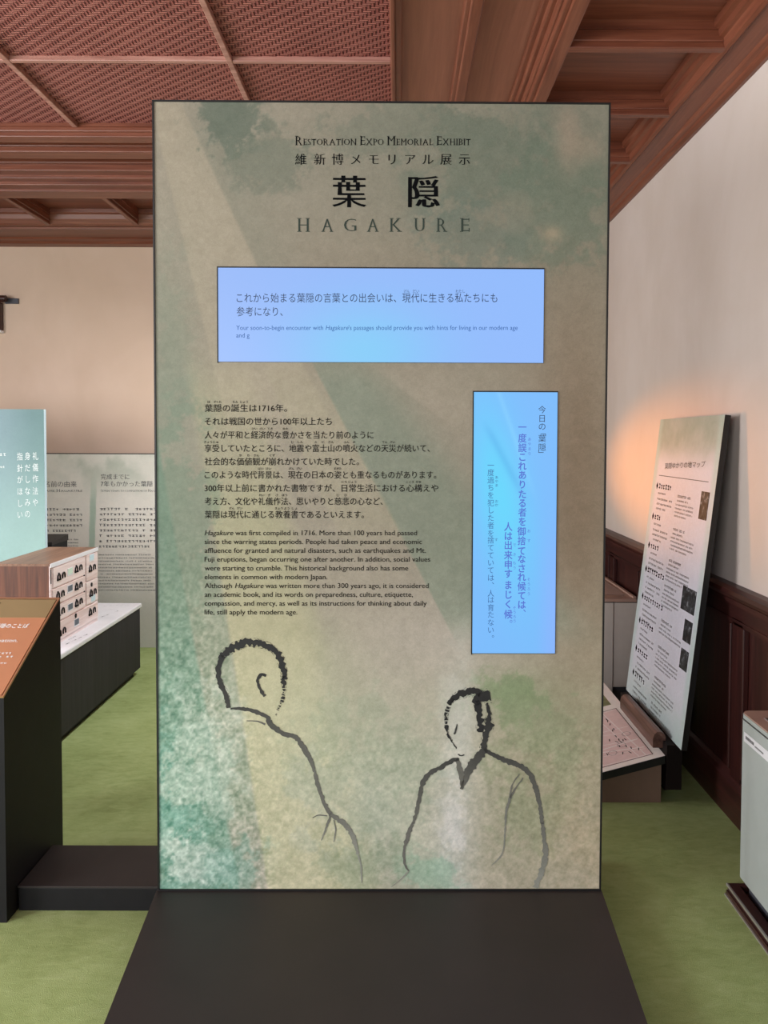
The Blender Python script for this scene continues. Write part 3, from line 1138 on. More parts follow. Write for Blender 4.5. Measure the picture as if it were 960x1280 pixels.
D0, D1, D2, D3 = (44, 44, 44), (66, 66, 63), (110, 110, 102), (150, 152, 140)
b = Brush(190, 780, 3.31)
b.stroke([(317, 347), (305, 290), (283, 245), (274, 190), (290, 130)], [15, 17, 18, 18, 22], D1, D0, 0.2, bristle=0.3)
b.stroke([(286, 132), (335, 97), (395, 75), (455, 82), (505, 108), (530, 140), (543, 185), (547, 230)], [22, 24, 26, 22, 20, 22, 20, 18], D0, D0, 0.35, 0, 0.9)
b.stroke([(545, 215), (545, 280), (532, 330), (510, 382)], [16, 11, 7, 3], D0, D1, 0.7, 0.9, 0.7)
b.stroke([(472, 214), (452, 208), (436, 235), (445, 262), (458, 285), (468, 298)], [9, 11, 11, 9, 10, 11], D0, D1, 0.25)
b.stroke([(325, 350), (380, 350), (430, 362), (475, 385), (487, 410), (540, 452), (590, 465), (620, 500), (655, 560), (672, 610)], [6, 14, 14, 16, 20, 18, 18, 20, 16, 12], D1, D2, 0.2)
b.stroke([(672, 610), (690, 680), (715, 745), (740, 787)], [12, 14, 14, 14], D2, D2, 0.2)
b.stroke([(735, 785), (790, 820), (830, 875), (852, 952)], [12, 18, 18, 10], D2, D3, 0.25)
b.stroke([(852, 950), (864, 1000), (868, 1070)], [7, 5, 4], D3, D3, 0.4)
b.stroke([(392, 400), (435, 402), (468, 415)], [3, 5, 7], D2, D2, 0.1)
b.stroke([(665, 801), (690, 790), (725, 793)], [3, 4, 4], D2, D2, 0.1)
b.stroke([(738, 795), (720, 845), (700, 895)], [8, 8, 3], D2, D3, 0.2)
b.stroke([(752, 810), (760, 850), (752, 902)], [3, 5, 3], D2, D3, 0.2)
b.build('brush_drawing')
b = Brush(480, 830, 3.31)
b.stroke([(300, 350), (275, 310), (262, 285), (256, 230), (262, 185), (285, 142)], [3, 5, 8, 10, 12, 14], D0, D0, 0.5, 0.3, 0.5)
b.stroke([(265, 166), (290, 140), (330, 120), (375, 110), (402, 122)], [10, 20, 24, 24, 20], D0, D0, 0.25, 0, 0.7)
b.stroke([(370, 162), (392, 138), (440, 130)], [26, 36, 36], D0, D0, 0.2, 0, 0.5)
b.stroke([(385, 150), (392, 200), (400, 240), (400, 282)], [20, 22, 28, 20], D0, D0, 0.3, 0, 0.4)
b.stroke([(425, 160), (435, 210), (432, 260), (416, 310), (410, 348)], [8, 16, 28, 18, 20], D0, D1, 0.3, 0, 0.6)
b.stroke([(302, 248), (298, 270), (290, 290)], [4, 8, 5], D1, D1, 0.2)
b.stroke([(305, 372), (318, 378), (332, 375)], [4, 5, 4], D1, D1, 0.2)
b.stroke([(420, 350), (390, 385), (355, 435), (320, 518)], [32, 28, 28, 10], D1, D2, 0.2)
b.stroke([(302, 393), (312, 430), (322, 470), (322, 515)], [12, 20, 20, 8], D2, D2, 0.2)
b.stroke([(310, 392), (270, 405), (220, 435), (175, 465), (155, 510), (140, 590), (120, 660)], [12, 16, 16, 18, 14, 14, 12], D1, D2, 0.25)
b.stroke([(120, 655), (95, 720), (82, 780), (86, 825), (102, 855)], [13, 14, 10, 8, 6], D2, D2, 0.25)
b.stroke([(102, 855), (75, 885), (30, 922)], [5, 4, 3], D3, D3, 0.25)
b.stroke([(415, 350), (450, 375), (510, 400), (570, 425), (605, 460), (630, 520), (645, 590), (655, 660)], [14, 14, 18, 20, 20, 18, 14, 14], D1, D2, 0.22)
b.stroke([(655, 655), (663, 730), (667, 790), (655, 850), (625, 925)], [14, 16, 19, 19, 20], D2, D3, 0.22)
b.stroke([(560, 455), (530, 500), (520, 560), (505, 610), (500, 690), (490, 780), (445, 832)], [4, 5, 10, 8, 5, 5, 3], D2, D3, 0.2)
b.stroke([(575, 470), (540, 520), (522, 555)], [4, 6, 10], D2, D2, 0.2)
b.build('brush_drawing')

# ------------------------------------------------------------------ plinths
pl = thing('plinth', 'low dark brown plinth extending forward from under the tall exhibition panel', 'plinth', (-0.055, 2.0, 0))
poly = [(-0.667, 1.30), (0.577, 1.30), (0.6435, 2.397), (0.645, 2.72), (-0.757, 2.72), (-0.7575, 2.390)]
MB().prism(poly, lambda p, q, t: (p, q, t), 0.0, 0.072).build('plinth_body', M['black'], pl)
MB().prism(poly, lambda p, q, t: (p, q, t), 0.072, 0.0797).build('plinth_top', M['plinth'], pl)
pl = thing('low_step', 'small low black plinth between the sloping lectern and the tall panel', 'plinth', (-0.98, 2.53, 0))
MB().box(-1.203, -0.760, 2.414, 2.660, 0.0, 0.074, 0.002).build('plinth_body', M['black'], pl)
MB().box(-1.205, -0.759, 2.412, 2.662, 0.074, 0.080, 0.001).build('plinth_top', M['plinth'], pl)

# ------------------------------------------------------------------ lectern
LX, LW = -1.209, 0.62
le = thing('lectern', 'black lectern with a sloping copper coloured text plate', 'lectern', (LX - LW / 2, 2.55, 0))
MB().prism([(2.352, 0), (2.754, 0), (2.754, 0.926), (2.352, 0.703)], lambda p, q, t: (t, p, q), LX - LW, LX).build('body', M['black'], le)
lf = Frame((LX - LW, 2.352, 0.703), (1, 0, 0), (0, 0.402, 0.223))
LL = math.hypot(0.402, 0.223)
mb = MB()
r_ = 0.010
MB().fbox(lf, r_, LW - r_, r_, LL * 0.775, 0.0, 0.004).build('copper_plate', M['copper'], le)
MB().fbox(lf, r_, LW - r_, LL * 0.775, LL - r_, 0.0, 0.0045).build('brass_strip', M['brass'], le)
for a in ((0, LW, 0, r_ * 0.5), (0, LW, LL - r_ * 0.5, LL), (LW - r_ * 0.5, LW, r_ * 0.5, LL - r_ * 0.5), (0, r_ * 0.5, r_ * 0.5, LL - r_ * 0.5)):
    mb.fbox(lf, *a, 0.0, 0.006)
mb.build('plate_rim', M['rim'], le)
ink = Ink(lf, 0.0055)
ink.line('葉隠のことば', -8, 35, 786, h=6.0, dx=0.01, dy=0.01)
ink.line('each situation.', -32, 22, 804, h=6)
ink.build('plate_heading', M['inkwhite'], le)
ink = Ink(lf, 0.0055)
ink.bars(-40, 15, 819, 819, 2.2, 12)
ink.bars(-40, 17, 823.5, 823.5, 2.4, 12)
ink.bars(-30, 9, 831, 831, 1.2, 8)
ink.bars(-40, 1, 845, 845, 1.6, 7)
ink.build('plate_lettering', M['inkwhite'], le)
ink = Ink(lf, 0.006)
ink.bars(-20, 2, 756, 756, 1.6, 3)
ink.build('strip_lettering', M['ink'], le)

# ------------------------------------------------------------------ counter, chest, standing boards on the left
ct = thing('display_counter', 'low charcoal display counter with a white top beside the grey text board', 'counter', (-2.4, 4.0, 0))
MB().box(-3.25, -1.640, 3.02, 4.885, 0.045, 0.428).build('body', M['counter'], ct)
MB().box(-3.22, -1.675, 3.06, 4.855, 0.0, 0.045).build('kick_base', M['black'], ct)
MB().box(-3.26, -1.630, 3.01, 4.897, 0.428, 0.455, 0.006).build('countertop', M['white'], ct)
cf = Frame((-1.63, 3.01, 0.455), (0, 1, 0), (-1, 0, 0))
ink = Ink(cf, 0.001)
for x0, y0, x1, y1 in ((128, 758, 158, 756), (150, 757.5, 163, 756.5), (126, 772, 150, 763), (82, 806, 112, 792), (138, 762, 146, 761), (86, 800, 96, 795)):
    ink.bars(x0, x1, y0, y1, 0.9, 4)
ink.build('printed_markings', M['inkgrey'], ct)

ch = thing('drawer_chest', 'small wooden drawer chest with pale washed front standing on the white countertop', 'chest of drawers', (-1.86, 4.12, 0.455))
X0, X1, Y0, Y1, Z0, Z1 = -2.002, -1.732, 3.822, 4.42, 0.4555, 0.877
MB().box(X0, X1, Y0, Y1, Z0, Z1 - 0.012).build('carcass', M['walnut'], ch)
MB().box(X0 - 0.002, X1 + 0.004, Y0 - 0.003, Y1 + 0.003, Z1 - 0.012, Z1).build('top_board', M['walnut_top'], ch)
hf = Frame((X1, Y0, Z0), (0, 1, 0), (0, 0, 1))
FWd, FH = Y1 - Y0, Z1 - Z0
MB().fbox(hf, 0, FWd, 0, FH - 0.001, 0.0, 0.006).build('face_frame', M['pale'], ch)
MB().fbox(hf, 0, FWd, FH - 0.020, FH, 0.006, 0.012).build('top_edge', M['white'], ch)
gap = MB()
gap.fbox(hf, 0.676 * FWd, 0.706 * FWd, 0.33 * FH, 0.92 * FH, 0.006, 0.0066)
gap.fbox(hf, 0.002, 0.014, 0.76 * FH, 0.93 * FH, 0.006, 0.0066)
gap.build('shadow_gap', M['edge'], ch)


def drawer(u0, u1, v0, v1, pulls, label, key):
    a, b_, c, d = u0 * FWd, u1 * FWd, v0 * FH, v1 * FH
    o = MB().fbox(hf, a + 0.003, b_ - 0.003, c + 0.003, d - 0.003, 0.006, 0.013).build('drawer', M['pale'], ch)
    for pu, pv in pulls:
        h = MB()
        cu, cv = a + pu * (b_ - a), c + pv * (d - c)
        for k, s_ in enumerate((-0.028, 0.028)):
            pts = []
            for i in range(11):
                an = math.pi * i / 10
                pts.append(hf.at(cu + s_ + 0.014 * math.cos(an), cv + 0.002 + 0.013 * math.sin(an), 0.017))
            pts = [hf.at(cu + s_ + 0.014, cv - 0.014, 0.017)] + pts + [hf.at(cu + s_ - 0.014, cv - 0.014, 0.017)]
            h.tube(pts, 0.0034, 6)
            if k == 0:
                h.fbox(hf, cu + s_ - 0.004, cu + s_ + 0.006, cv + 0.013, cv + 0.022, 0.013, 0.018)
                h.fbox(hf, cu + s_ - 0.018, cu + s_ - 0.010, cv - 0.018, cv - 0.006, 0.013, 0.020)
                h.fbox(hf, cu + s_ + 0.006, cu + s_ + 0.02, cv - 0.018, cv - 0.010, 0.013, 0.020)
        h.build('drawer_pull', M['iron'], o)
    if label:
        lu, lv, lm = label
        cu, cv = a + lu * (b_ - a), c + lv * (d - c)
        MB().fbox(hf, cu - 0.032, cu + 0.032, cv - 0.020, cv + 0.020, 0.013, 0.0145).build('label_plate', M['white'], o)
        MB().fbox(hf, cu - 0.026, cu + 0.028, cv - 0.012, cv + 0.018, 0.0145, 0.0155).build('label_card', M[lm], o)
    if key:
        ku, kv = a + key[0] * (b_ - a), c + key[1] * (d - c)
        k_ = MB()
        k_.fprism(hf, [(ku + 0.009 * math.cos(t), kv + 0.012 * math.sin(t)) for t in [i * math.pi / 6 for i in range(12)]], 0.013, 0.0175)
        k_.build('keyhole_plate', M['iron'], o)


drawer(0.03, 0.69, 0.70, 0.945, [(0.22, 0.46), (0.76, 0.50)], (0.50, 0.50, 'labelgreen'), None)
drawer(0.02, 0.69, 0.49, 0.69, [(0.20, 0.52), (0.76, 0.55)], (0.50, 0.60, 'labelblue'), None)
drawer(0.02, 0.69, 0.28, 0.48, [(0.20, 0.52), (0.76, 0.55)], (0.50, 0.50, 'labelblue'), None)
drawer(0.71, 0.985, 0.60, 0.945, [(0.48, 0.45)], (0.46, 0.84, 'labelpale'), None)
drawer(0.71, 0.985, 0.29, 0.59, [(0.52, 0.45)], (0.55, 0.17, 'labelpale'), (0.42, 0.82))
drawer(0.02, 0.985, 0.045, 0.27, [(0.16, 0.40), (0.84, 0.60)], (0.48, 0.45, 'labelblue'), (0.46, 0.86))

# teal board standing behind the chest
TX, TY = -2.115, 4.62
tf = Frame((-3.20, TY - 0.012, 0.4555), (1, 0.016, 0), (0, 0, 1))
tb = thing('display_board', 'pale teal display board with white vertical lettering behind the wooden chest', 'display board', (-2.66, TY + 0.02, 0.4555))
TW, TH = 3.20 + TX, 1.215
MB().fbox(tf, 0, TW, 0, TH, -0.03, -0.001).build('board_core', M['labelpale'], tb)


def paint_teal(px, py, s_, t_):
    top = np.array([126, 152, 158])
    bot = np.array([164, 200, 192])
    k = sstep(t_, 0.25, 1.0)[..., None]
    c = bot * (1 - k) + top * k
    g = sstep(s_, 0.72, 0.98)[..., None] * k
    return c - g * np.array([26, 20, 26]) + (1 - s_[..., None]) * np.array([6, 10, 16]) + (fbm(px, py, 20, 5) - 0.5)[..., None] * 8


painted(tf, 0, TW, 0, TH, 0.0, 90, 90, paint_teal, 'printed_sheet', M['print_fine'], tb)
ink = Ink(tf, 0.0012)
ink.column('礼儀作法や', 44.3, [500 + v / 9.14 for v in (640, 770, 900, 1040, 1170)], 10.5, 0.72)
ink.column('身だしなみの', 34.5, [500 + v / 9.14 for v in (640, 775, 905, 1040, 1170, 1300)], 10.5, 0.72)
ink.column('指針がほしい', 25, [500 + v / 9.14 for v in (645, 780, 910, 1045, 1180, 1310)], 10.5, 0.72)
ink.bars(-12, 8, 570, 570, 4, 5)
ink.bars(-12, 6, 585, 585, 3, 6)
ink.build('white_lettering', M['inkwhite'], tb)

# grey text board along the back
GY = 5.52
gf = Frame((-3.9, GY, 0.0), (1, 0, 0), (0, 0, 1))
gb = thing('graphic_board', 'wide grey text board with black frame in front of the back wall', 'display board', (-2.4, GY + 0.03, 0))
GW, GH = 3.0, 1.392
MB().fbox(gf, 0, GW, 0, GH, -0.05, -0.001).build('board_core', M['edge'], gb)


def paint_graphic(px, py, s_, t_):
    c = np.zeros(px.shape + (3,)) + np.array([232, 226, 214])
    n = fbm(px, py, 40, 9)
    g = sstep(t_, 0.72, 1.0) * (0.35 + 0.9 * sstep(n, 0.35, 0.65))
    c = c * (1 - 0.6 * g[..., None]) + np.array([168, 178, 160]) * 0.6 * g[..., None]
    xl = 116 - (py - 640) * 0.03
    st = (1 - sstep(np.abs(px - xl), 3.2, 4.2)) * sstep(py, 585, 640)
    c = c * (1 - 0.75 * st[..., None]) + np.array([160, 184, 164]) * 0.75 * st[..., None]
    lo = 1 - sstep(t_, 0.15, 0.5)
    c = c * (1 - 0.5 * lo[..., None]) + np.array([176, 180, 174]) * 0.5 * lo[..., None]
    return c


painted(gf, 0.0, GW, 0.0, GH - 0.006, 0.0, 420, 130, paint_graphic, 'printed_sheet', M['print_fine'], gb)
ink = Ink(gf, 0.0012)
ink.line('葉隠の名前の由来', 30.5, 96, 608.2, h=8.2, dx=0.006, dy=-0.01)
serif_line(ink, 'The name "Hagakure"'.replace('"', ''), 40, 103, 614.8, 3.4)
ink.build('heading_lettering', M['inkgrey'], gb)
ink = Ink(gf, 0.0012)
ink.line('完成までに', 126, 162, 598.8, h=7.6, dx=0.006, dy=-0.01)
ink.line('7年もかかった葉隠', 126, 191, 607.6, h=7.8, dx=0.006, dy=-0.01)
serif_line(ink, 'Seven years to completion of Hagakure', 126, 206, 614.6, 3.0)
ink.build('heading_lettering', M['inkgrey'], gb)
ink = Ink(gf, 0.0012)
for i in range(5):
    ink.bars(32, 103.5 - (8 if i == 4 else 0), 638 + i * 6.7, 638 + i * 6.7, 2.9, 17)
ink.build('body_lettering', M['inkgrey'], gb)
ink = Ink(gf, 0.0012)
for i in range(8):
    ink.bars(124.5 - i * 0.15, 196 - (8 if i == 7 else 0), 637.5 + i * 6.7, 637.5 + i * 6.7, 2.9, 16)
ink.build('body_lettering', M['inkgrey'], gb)
ink = Ink(gf, 0.0012)
for i in range(6):
    ink.bars(60, 98, 675 + i * 4, 675 + i * 4, 1.5, 20)
ink.build('english_lettering', M['inkpale'], gb)
ink = Ink(gf, 0.0012)
for i in range(12):
    ink.bars(123, 196 - random.uniform(0, 8), 694.2 + i * 4.02, 694.2 + i * 4.02, 1.7, 34)
ink.build('english_lettering', M['inkpale'], gb)

# black pedestal behind the chest
ps = thing('display_pedestal', 'black pedestal in front of the grey text board, peeking over the wooden chest', 'pedestal', (-2.44, 5.17, 0))
MB().box(-2.60, -2.272, 5.06, 5.30, 0.0, 0.80).build('pedestal_body', M['black'], ps)
MB().prism([(5.055, 0.80), (5.305, 0.80), (5.305, 0.842), (5.055, 0.818)], lambda p, q, t: (t, p, q), -2.605, -2.268).build('pedestal_top', M['plinth'], ps)

# window pelmet on the back wall at the far left
pe = thing('curtain_pelmet', 'dark wooden curtain pelmet with a round rail high on the plaster wall', 'pelmet', (-3.4, 5.72, 2.3))
MB().box(-4.2, -2.915, 5.695, 5.749, 2.285, 2.49, 0.006).build('pelmet_board', M['darkX'], pe)
MB().tube([(-4.2, 5.68, 2.512), (-2.862, 5.68, 2.512)], 0.024, 14).build('rail', M['darkX'], pe, smooth=False)
MB().box(-2.90, -2.80, 5.735, 5.749, 2.485, 2.525, 0.003).build('wall_bracket', M['purbase'], pe)
MB().box(-4.2, -2.913, 5.700, 5.745, 2.270, 2.286).build('pelmet_edge', M['white'], pe)

# ------------------------------------------------------------------ right side: leaning board on its easel
bo = Vector((1.142, 3.849, 0.25))
BV = Vector((0.153, 0, 1.352))
bf = Frame(bo, (0, -1, 0), BV)
BW, BH = 0.760, BV.length
bd = thing('leaning_board', 'tall pale information board with small photographs leaning against the wall on an easel', 'display board', tuple(bf.at(BW / 2, 0, -0.012)))
MB().fbox(bf, 0, BW, 0, BH, -0.024, -0.001).build('board_core', M['edge'], bd)


def paint_board(px, py, s_, t_):
    c = np.zeros(px.shape + (3,)) + np.array([216, 214, 226])
    n = fbm(s_ * 300, t_ * 500, 70, 13, 6, 0.62)
    g = sstep(t_, 0.82, 0.93)
    c = c * (1 - g[..., None]) + (np.array([170, 178, 168]) + (n[..., None] - 0.5) * np.array([80, 60, 80])) * g[..., None]
    ed = np.maximum(1 - sstep(s_, 0.03, 0.09), sstep(s_, 0.91, 0.97)) * 0.75
    lo = 1 - sstep(t_, 0.02, 0.16)
    q = np.clip(np.maximum(ed, lo * 0.8), 0, 1) * (0.4 + 0.8 * n)
    q = np.clip(q, 0, 1)[..., None]
    return c * (1 - q) + np.array([184, 206, 200]) * q


painted(bf, 0, BW, 0, BH, 0.0, 80, 150, paint_board, 'printed_sheet', M['board_print'], bd)
ink = Ink(bf, 0.0012)
ink.line('葉隠ゆかりの地マップ', 831, 881.5, 585.5, 583.5, h=8, dx=0.0, dy=0.0)
ink.build('heading_lettering', M['inkgrey'], bd)


def bpx(s_, t_):
    """unit board coordinates (t from the top) to photograph pixels"""
    P = np.array(bf.at(s_ * BW, (1 - t_) * BH, 0))
    return project(P)


def blk(ink_, s0, s1, t0, th, n):
    """a line of small print in unit board coordinates"""
    v = (1 - t0) * BH
    pseudo(ink_.mb, bf, (s0 * BW, v - th), (s1 * BW, v - th), th, n, 0.0012)


HY = [(821.8, 607), (816.5, 645), (811.6, 680.8), (807.9, 710.7), (803.6, 744.6), (800, 774.8), (795.6, 809.8), (792, 839.7)]
HN = [6, 3, 4, 8, 9, 6, 5, 5]
for k, (hx, hy) in enumerate(HY):
    heads, small = Ink(bf), Ink(bf)
    u, v = bf.uv(hx, hy)
    s0, t0 = u / BW, 1 - v / BH
    heads.mb.poly(bf, [(u - 0.011, v), (u, v - 0.018), (u + 0.011, v), (u, v + 0.018)], 0.0012)
    for j in range(HN[k]):
        a = u + 0.024 + j * 0.030
        pseudo(heads.mb, bf, (a, v - 0.012), (a + 0.026, v - 0.012), 0.024, 1, 0.0012)
    blk(small, s0 + 0.03, s0 + 0.17, t0 + 0.022, 0.008, 8)
    for j in range(3):
        blk(small, s0 + 0.03, s0 + (0.30 if j < 2 else 0.20), t0 + 0.042 + j * 0.017, 0.009, 14)
    e0 = s0 + (0.36 if k != 3 else 0.34)
    blk(small, e0 + 0.02, e0 + 0.22, t0 + 0.018 + (0.016 if k > 3 else 0.0), 0.011, 14)
    blk(small, e0 + 0.02, e0 + 0.19, t0 + 0.034 + (0.016 if k > 3 else 0.0), 0.008, 18)
    for j in range(4 if k != 4 else 2):
        blk(small, e0, e0 + (0.36 if k not in (0, 3) else 0.28) - (0.09 if j == 3 else 0), t0 + 0.048 + j * 0.0125 + (0.016 if k > 3 else 0.0), 0.0075, 34)
    heads.build('section_heading', M['ink'], bd)
    small.build('section_text', M['inkgrey'], bd)
u0, v0 = bf.uv(824, 594.5)
u1, v1 = bf.uv(886, 603)
MB().poly(bf, [(u0, v0), (u1, v1), (u1, v1 + 0.003), (u0, v0 + 0.003)], 0.0012).build('heading_rule', M['inkgrey'], bd)
for cs in (((877.6, 614.7), (887.8, 615), (883, 650.5), (873, 649)), ((854.7, 731.9), (871.5, 740), (867.4, 768.8), (850.7, 761)), ((856.8, 773.3), (866, 779), (863, 806.5), (853.3, 799.7)), ((852.3, 809.8), (861, 815.3), (858.6, 841), (849, 833.9))):
    q = [bf.uv(*c) for c in cs]
    a0, a1 = (q[0][0] + q[3][0]) / 2, (q[1][0] + q[2][0]) / 2
    c1, c0 = (q[0][1] + q[1][1]) / 2, (q[2][1] + q[3][1]) / 2
    MB().fbox(bf, a0, a1, c0, c1, 0.0008, 0.0018).build('photograph', M['photo'], bd)

es = thing('easel', 'dark wooden easel with a rounded ledge under the leaning information board', 'easel', (1.15, 3.4, 0))
ledge = MB()
prof = [(-0.032, -0.034), (0.030, -0.034), (0.030, 0.012), (0.022, 0.026), (0.006, 0.034), (-0.012, 0.033), (-0.026, 0.022), (-0.033, 0.004)]
ledge.prism(prof, lambda p, q, t: (1.092 + p * 0.85, t, 0.249 + q), 3.68, 3.20)
ledge.build('ledge', M['log'], es)
for y in (3.30, 3.70):
    fx = lambda z: 1.1705 + 0.1132 * (z - 0.25)
    MB().add([(fx(0) + a, y + b_, 0.0) for a, b_ in ((0, -0.02), (0.02, -0.02), (0.02, 0.02), (0, 0.02))] +
             [(fx(1.3) + a, y + b_, 1.30) for a, b_ in ((0, -0.02), (0.02, -0.02), (0.02, 0.02), (0, 0.02))],
             [(3, 2, 1, 0), (4, 5, 6, 7), (0, 1, 5, 4), (1, 2, 6, 5), (2, 3, 7, 6), (3, 0, 4, 7)]).build('leg', M['easel'], es)
MB().box(1.106, 1.168, 3.15, 3.82, 0.06, 0.246).build('apron', M['easel'], es)

# map desk
mf = Frame((0.50, 4.125, 0.0335), (0, -1, 0), (0.9639, 0, 0.2662))
md = thing('map_desk', 'low sloping map desk with brown sides in front of the leaning board', 'display desk', (0.8, 3.64, 0))
def zt(x):
    return 0.0335 + (x - 0.50) * 0.2762
MB().prism([(0.53, 0.0), (1.089, 0.0), (1.089, zt(1.089) - 0.034), (0.53, max(0.004, zt(0.53) - 0.034))], lambda p, q, t: (p, t, q), 4.10, 3.165).build('body', M['plinthbrown'], md)
MB().prism([(0.50, zt(0.5) - 0.031), (1.101, zt(1.101) - 0.033), (1.101, zt(1.101)), (0.50, zt(0.5))], lambda p, q, t: (p, t, q), 4.125, 3.155).build('top_board', M['edge'], md)
MW, MH = 0.97, 0.603 / 0.9639
MB().fbox(mf, 0.002, MW - 0.002, 0.002, MH - 0.002, 0.0, 0.0016).build('map_sheet', M['mappaper'], md)
ua, va = mf.uv(769.4, 886)
ub, vb = mf.uv(817.5, 943)
t = 0.0024
MB().fbox(mf, ua, ub, 0.04, (va + vb) / 2, 0.0016, 0.0022).build('map_picture', M['mappink'], md)
va = (va + vb) / 2
ol = MB()
for a in ((ua, ub, va - t, va), (ua, ub, 0.04, 0.04 + t), (ua, ua + t, 0.04, va), (ub - t, ub, 0.04, va)):
    ol.fbox(mf, *a, 0.0022, 0.0027)
ol.build('map_outline', M['ink2'], md)
rd, mk = MB(), MB()


def seg(mb_, p, q, wd, w_):
    p, q = Vector(p), Vector(q)
    d = (q - p).normalized()
    n = Vector((-d.y, d.x)) * wd / 2
    mb_.poly(mf, [tuple(p - n), tuple(q - n), tuple(q + n), tuple(p + n)][::1], w_)


rr = random.Random(4)
for k in range(9):
    u = ua + 0.02 + (ub - ua - 0.04) * (k + 0.5) / 9
    seg(rd, (u + rr.uniform(-.03, .03), 0.05), (min(max(u + rr.uniform(-.16, .16), ua + .01), ub - .01), va - 0.01), rr.choice((0.003, 0.004, 0.007)), 0.0025)
for k in range(9):
    v = 0.06 + (va - 0.08) * (k + 0.5) / 9
    seg(rd, (ua + 0.01, v + rr.uniform(-.03, .03)), (ub - 0.01, min(max(v + rr.uniform(-.08, .08), .05), va - .01)), rr.choice((0.003, 0.004, 0.007)), 0.0026)
rd.build('map_roads', M['mapline'], md)
for px, py in ((758, 900), (760, 902), (763, 906), (765, 914), (768, 912), (770, 921), (774, 925), (776, 928), (779, 926), (781, 925), (771, 928), (784, 933), (790, 935), (798, 937), (762, 926), (775, 933), (788, 941), (758, 944), (779, 942)):
    u, v = mf.uv(px, py)
    seg(mk, (u - 0.010, v + rr.uniform(-.006, .006)), (u + 0.012, v + rr.uniform(-.006, .006)), 0.004, 0.003)
for px, py in ((777, 932), (783, 918), (766, 942)):
    u, v = mf.uv(px, py)
    c = [(u + 0.022 * math.cos(i * math.pi / 8), v + 0.018 * math.sin(i * math.pi / 8)) for i in range(17)]
    for i in range(16):
        seg(mk, c[i], c[i + 1], 0.0014, 0.003)
mk.build('map_symbols', M['ink2'], md)
ug, vg = mf.uv(764, 881)
MB().fbox(mf, ug - 0.2, ug, 0.1, vg, 0.0016, 0.0022).build('green_picture', M['mapgreen'], md)


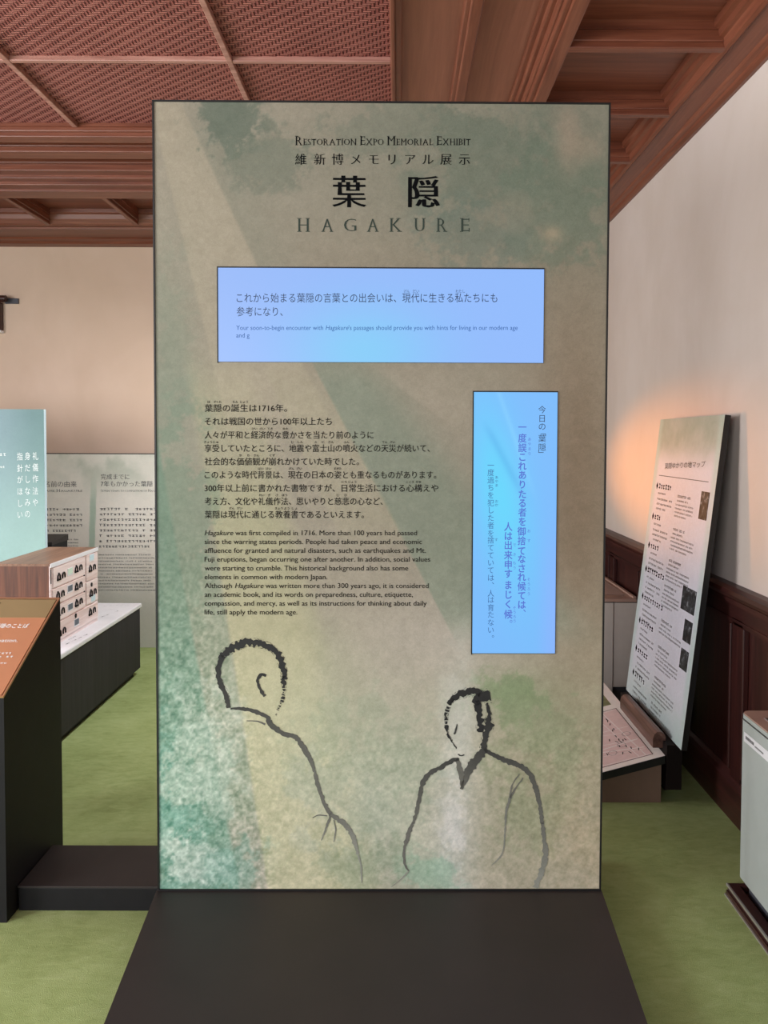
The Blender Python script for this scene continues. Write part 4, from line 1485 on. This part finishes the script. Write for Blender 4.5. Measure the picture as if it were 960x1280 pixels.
# ------------------------------------------------------------------ floor-standing air units
def air_unit(y0, y1, z0, label, near):
    x0, x1, top = 1.112, 1.318, 0.622
    a = thing('air_purifier', label, 'air purifier', ((x0 + x1) / 2, (y0 + y1) / 2, z0), 'floor-standing air purifiers along the right wall')
    r = 0.028

    def rounded(x0_, x1_, ya, yb, rr_, n=5):
        pts = []
        for cx, cy, a0 in ((x0_ + rr_, ya + rr_, 180), (x1_ - 0.004, ya + 0.004, 270), (x1_ - 0.004, yb - 0.004, 0), (x0_ + rr_, yb - rr_, 90)):
            q = rr_ if a0 in (180, 90) else 0.004
            for i in range(n + 1):
                an = math.radians(a0 + 90 * i / n)
                pts.append((cx + q * math.cos(an), cy + q * math.sin(an)))
        return pts
    f3 = lambda p, q, t: (p, q, t)
    xs = 1.190
    MB().prism(rounded(x0, xs, y0, y1, r), f3, z0 + 0.005, top - 0.022).build('front_cover', M['pur'] if near else M['pursh'], a)
    MB().box(xs + 0.002, x1, y0 + 0.004, y1 - 0.004, z0 + (0.005 if near else 0.10), top - 0.022).build('rear_body', M['pursh'], a)
    MB().box(x0 + 0.03, x1 - 0.01, y0 + 0.02, y1 - 0.025, z0 - (0.058 if near else 0.03), z0 + 0.11).build('base', M['purbase'], a)
    MB().prism(rounded(x0 + 0.004, x1, y0 + 0.003, y1 - 0.003, r), f3, top - 0.022, top - 0.017).build('seam', M['edge'], a)
    MB().prism(rounded(x0 + 0.001, x1, y0, y1, r), f3, top - 0.017, top - 0.004).build('top_band', M['pur'] if near else M['purtop'], a)
    MB().prism(rounded(x0 + 0.003, x1 - 0.002, y0 + 0.002, y1 - 0.002, r), f3, top - 0.004, top).build('top_cover', M['purtop'], a)
    if near:
        p = MB().box(x0 + 0.045, x1 - 0.02, y0 + 0.10, y1 - 0.075, top, top + 0.002).build('control_panel', M['grille'], a)
        ed = MB()
        ed.box(x0 + 0.043, x0 + 0.046, y0 + 0.10, y1 - 0.075, top, top + 0.0035)
        ed.build('panel_edge', M['steel'], p)
        nf = Frame((x0 - 0.0004, y1, 0), (0, -1, 0), (0, 0, 1))
        MB().fbox(nf, 0.035, 0.20, 0.535, 0.566, 0.0, 0.0007).build('name_label', M['white'], a)
        nb = MB()
        for i in range(7):
            nb.fbox(nf, 0.048 + i * 0.0085, 0.0545 + i * 0.0085, 0.547, 0.557, 0.0007, 0.0011)
        for i in range(10):
            nb.fbox(nf, 0.112 + i * 0.0058, 0.116 + i * 0.0058, 0.545, 0.5505, 0.0007, 0.0011)
        nb.build('label_lettering', M['inkgrey'], a)
    else:
        g = MB()
        g.box(x0 + 0.035, x1 - 0.035, y0 + 0.11, y1 - 0.04, top, top + 0.001)
        gr = g.build('air_grille', M['grille'], a)
        sl = MB()
        n = 34
        for i in range(n):
            y = y0 + 0.115 + (y1 - y0 - 0.16) * i / (n - 1)
            sl.box(x0 + 0.037, x1 - 0.037, y - 0.003, y + 0.003, top + 0.001, top + 0.004)
        sl.build('grille_slats', M['purtop'], gr)
        lip = MB()
        lip.box(x1 - 0.02, x1, y0 + 0.01, y1 - 0.01, top, top + 0.012, 0.004)
        lip.build('rear_lip', M['purtop'], a)
    return a


air_unit(4.26, 5.05, 0.03, 'brown-grey air purifier against the wainscot between the tall panel and leaning board', False)
air_unit(1.72, 2.497, 0.078, 'pale grey air purifier with a name label standing in a low wooden tray', True)

tr = thing('floor_tray', 'low dark wooden tray with steel edges on the carpet under the pale purifier', 'tray', (1.21, 2.06, 0))
MB().box(1.084, 1.314, 1.60, 2.512, 0.0, 0.018).build('tray_base', M['tray'], tr)
rm = MB()
rm.box(1.090, 1.122, 1.60, 2.512, 0.018, 0.040)
rm.box(1.122, 1.314, 2.498, 2.512, 0.018, 0.040)
rm.build('tray_rim', M['tray'], tr)
MB().box(1.084, 1.0895, 1.60, 2.512, 0.033, 0.0412).build('steel_edge', M['steel'], tr)
MB().box(1.0795, 1.084, 1.60, 2.514, 0.0, 0.006).build('steel_edge', M['steel'], tr)
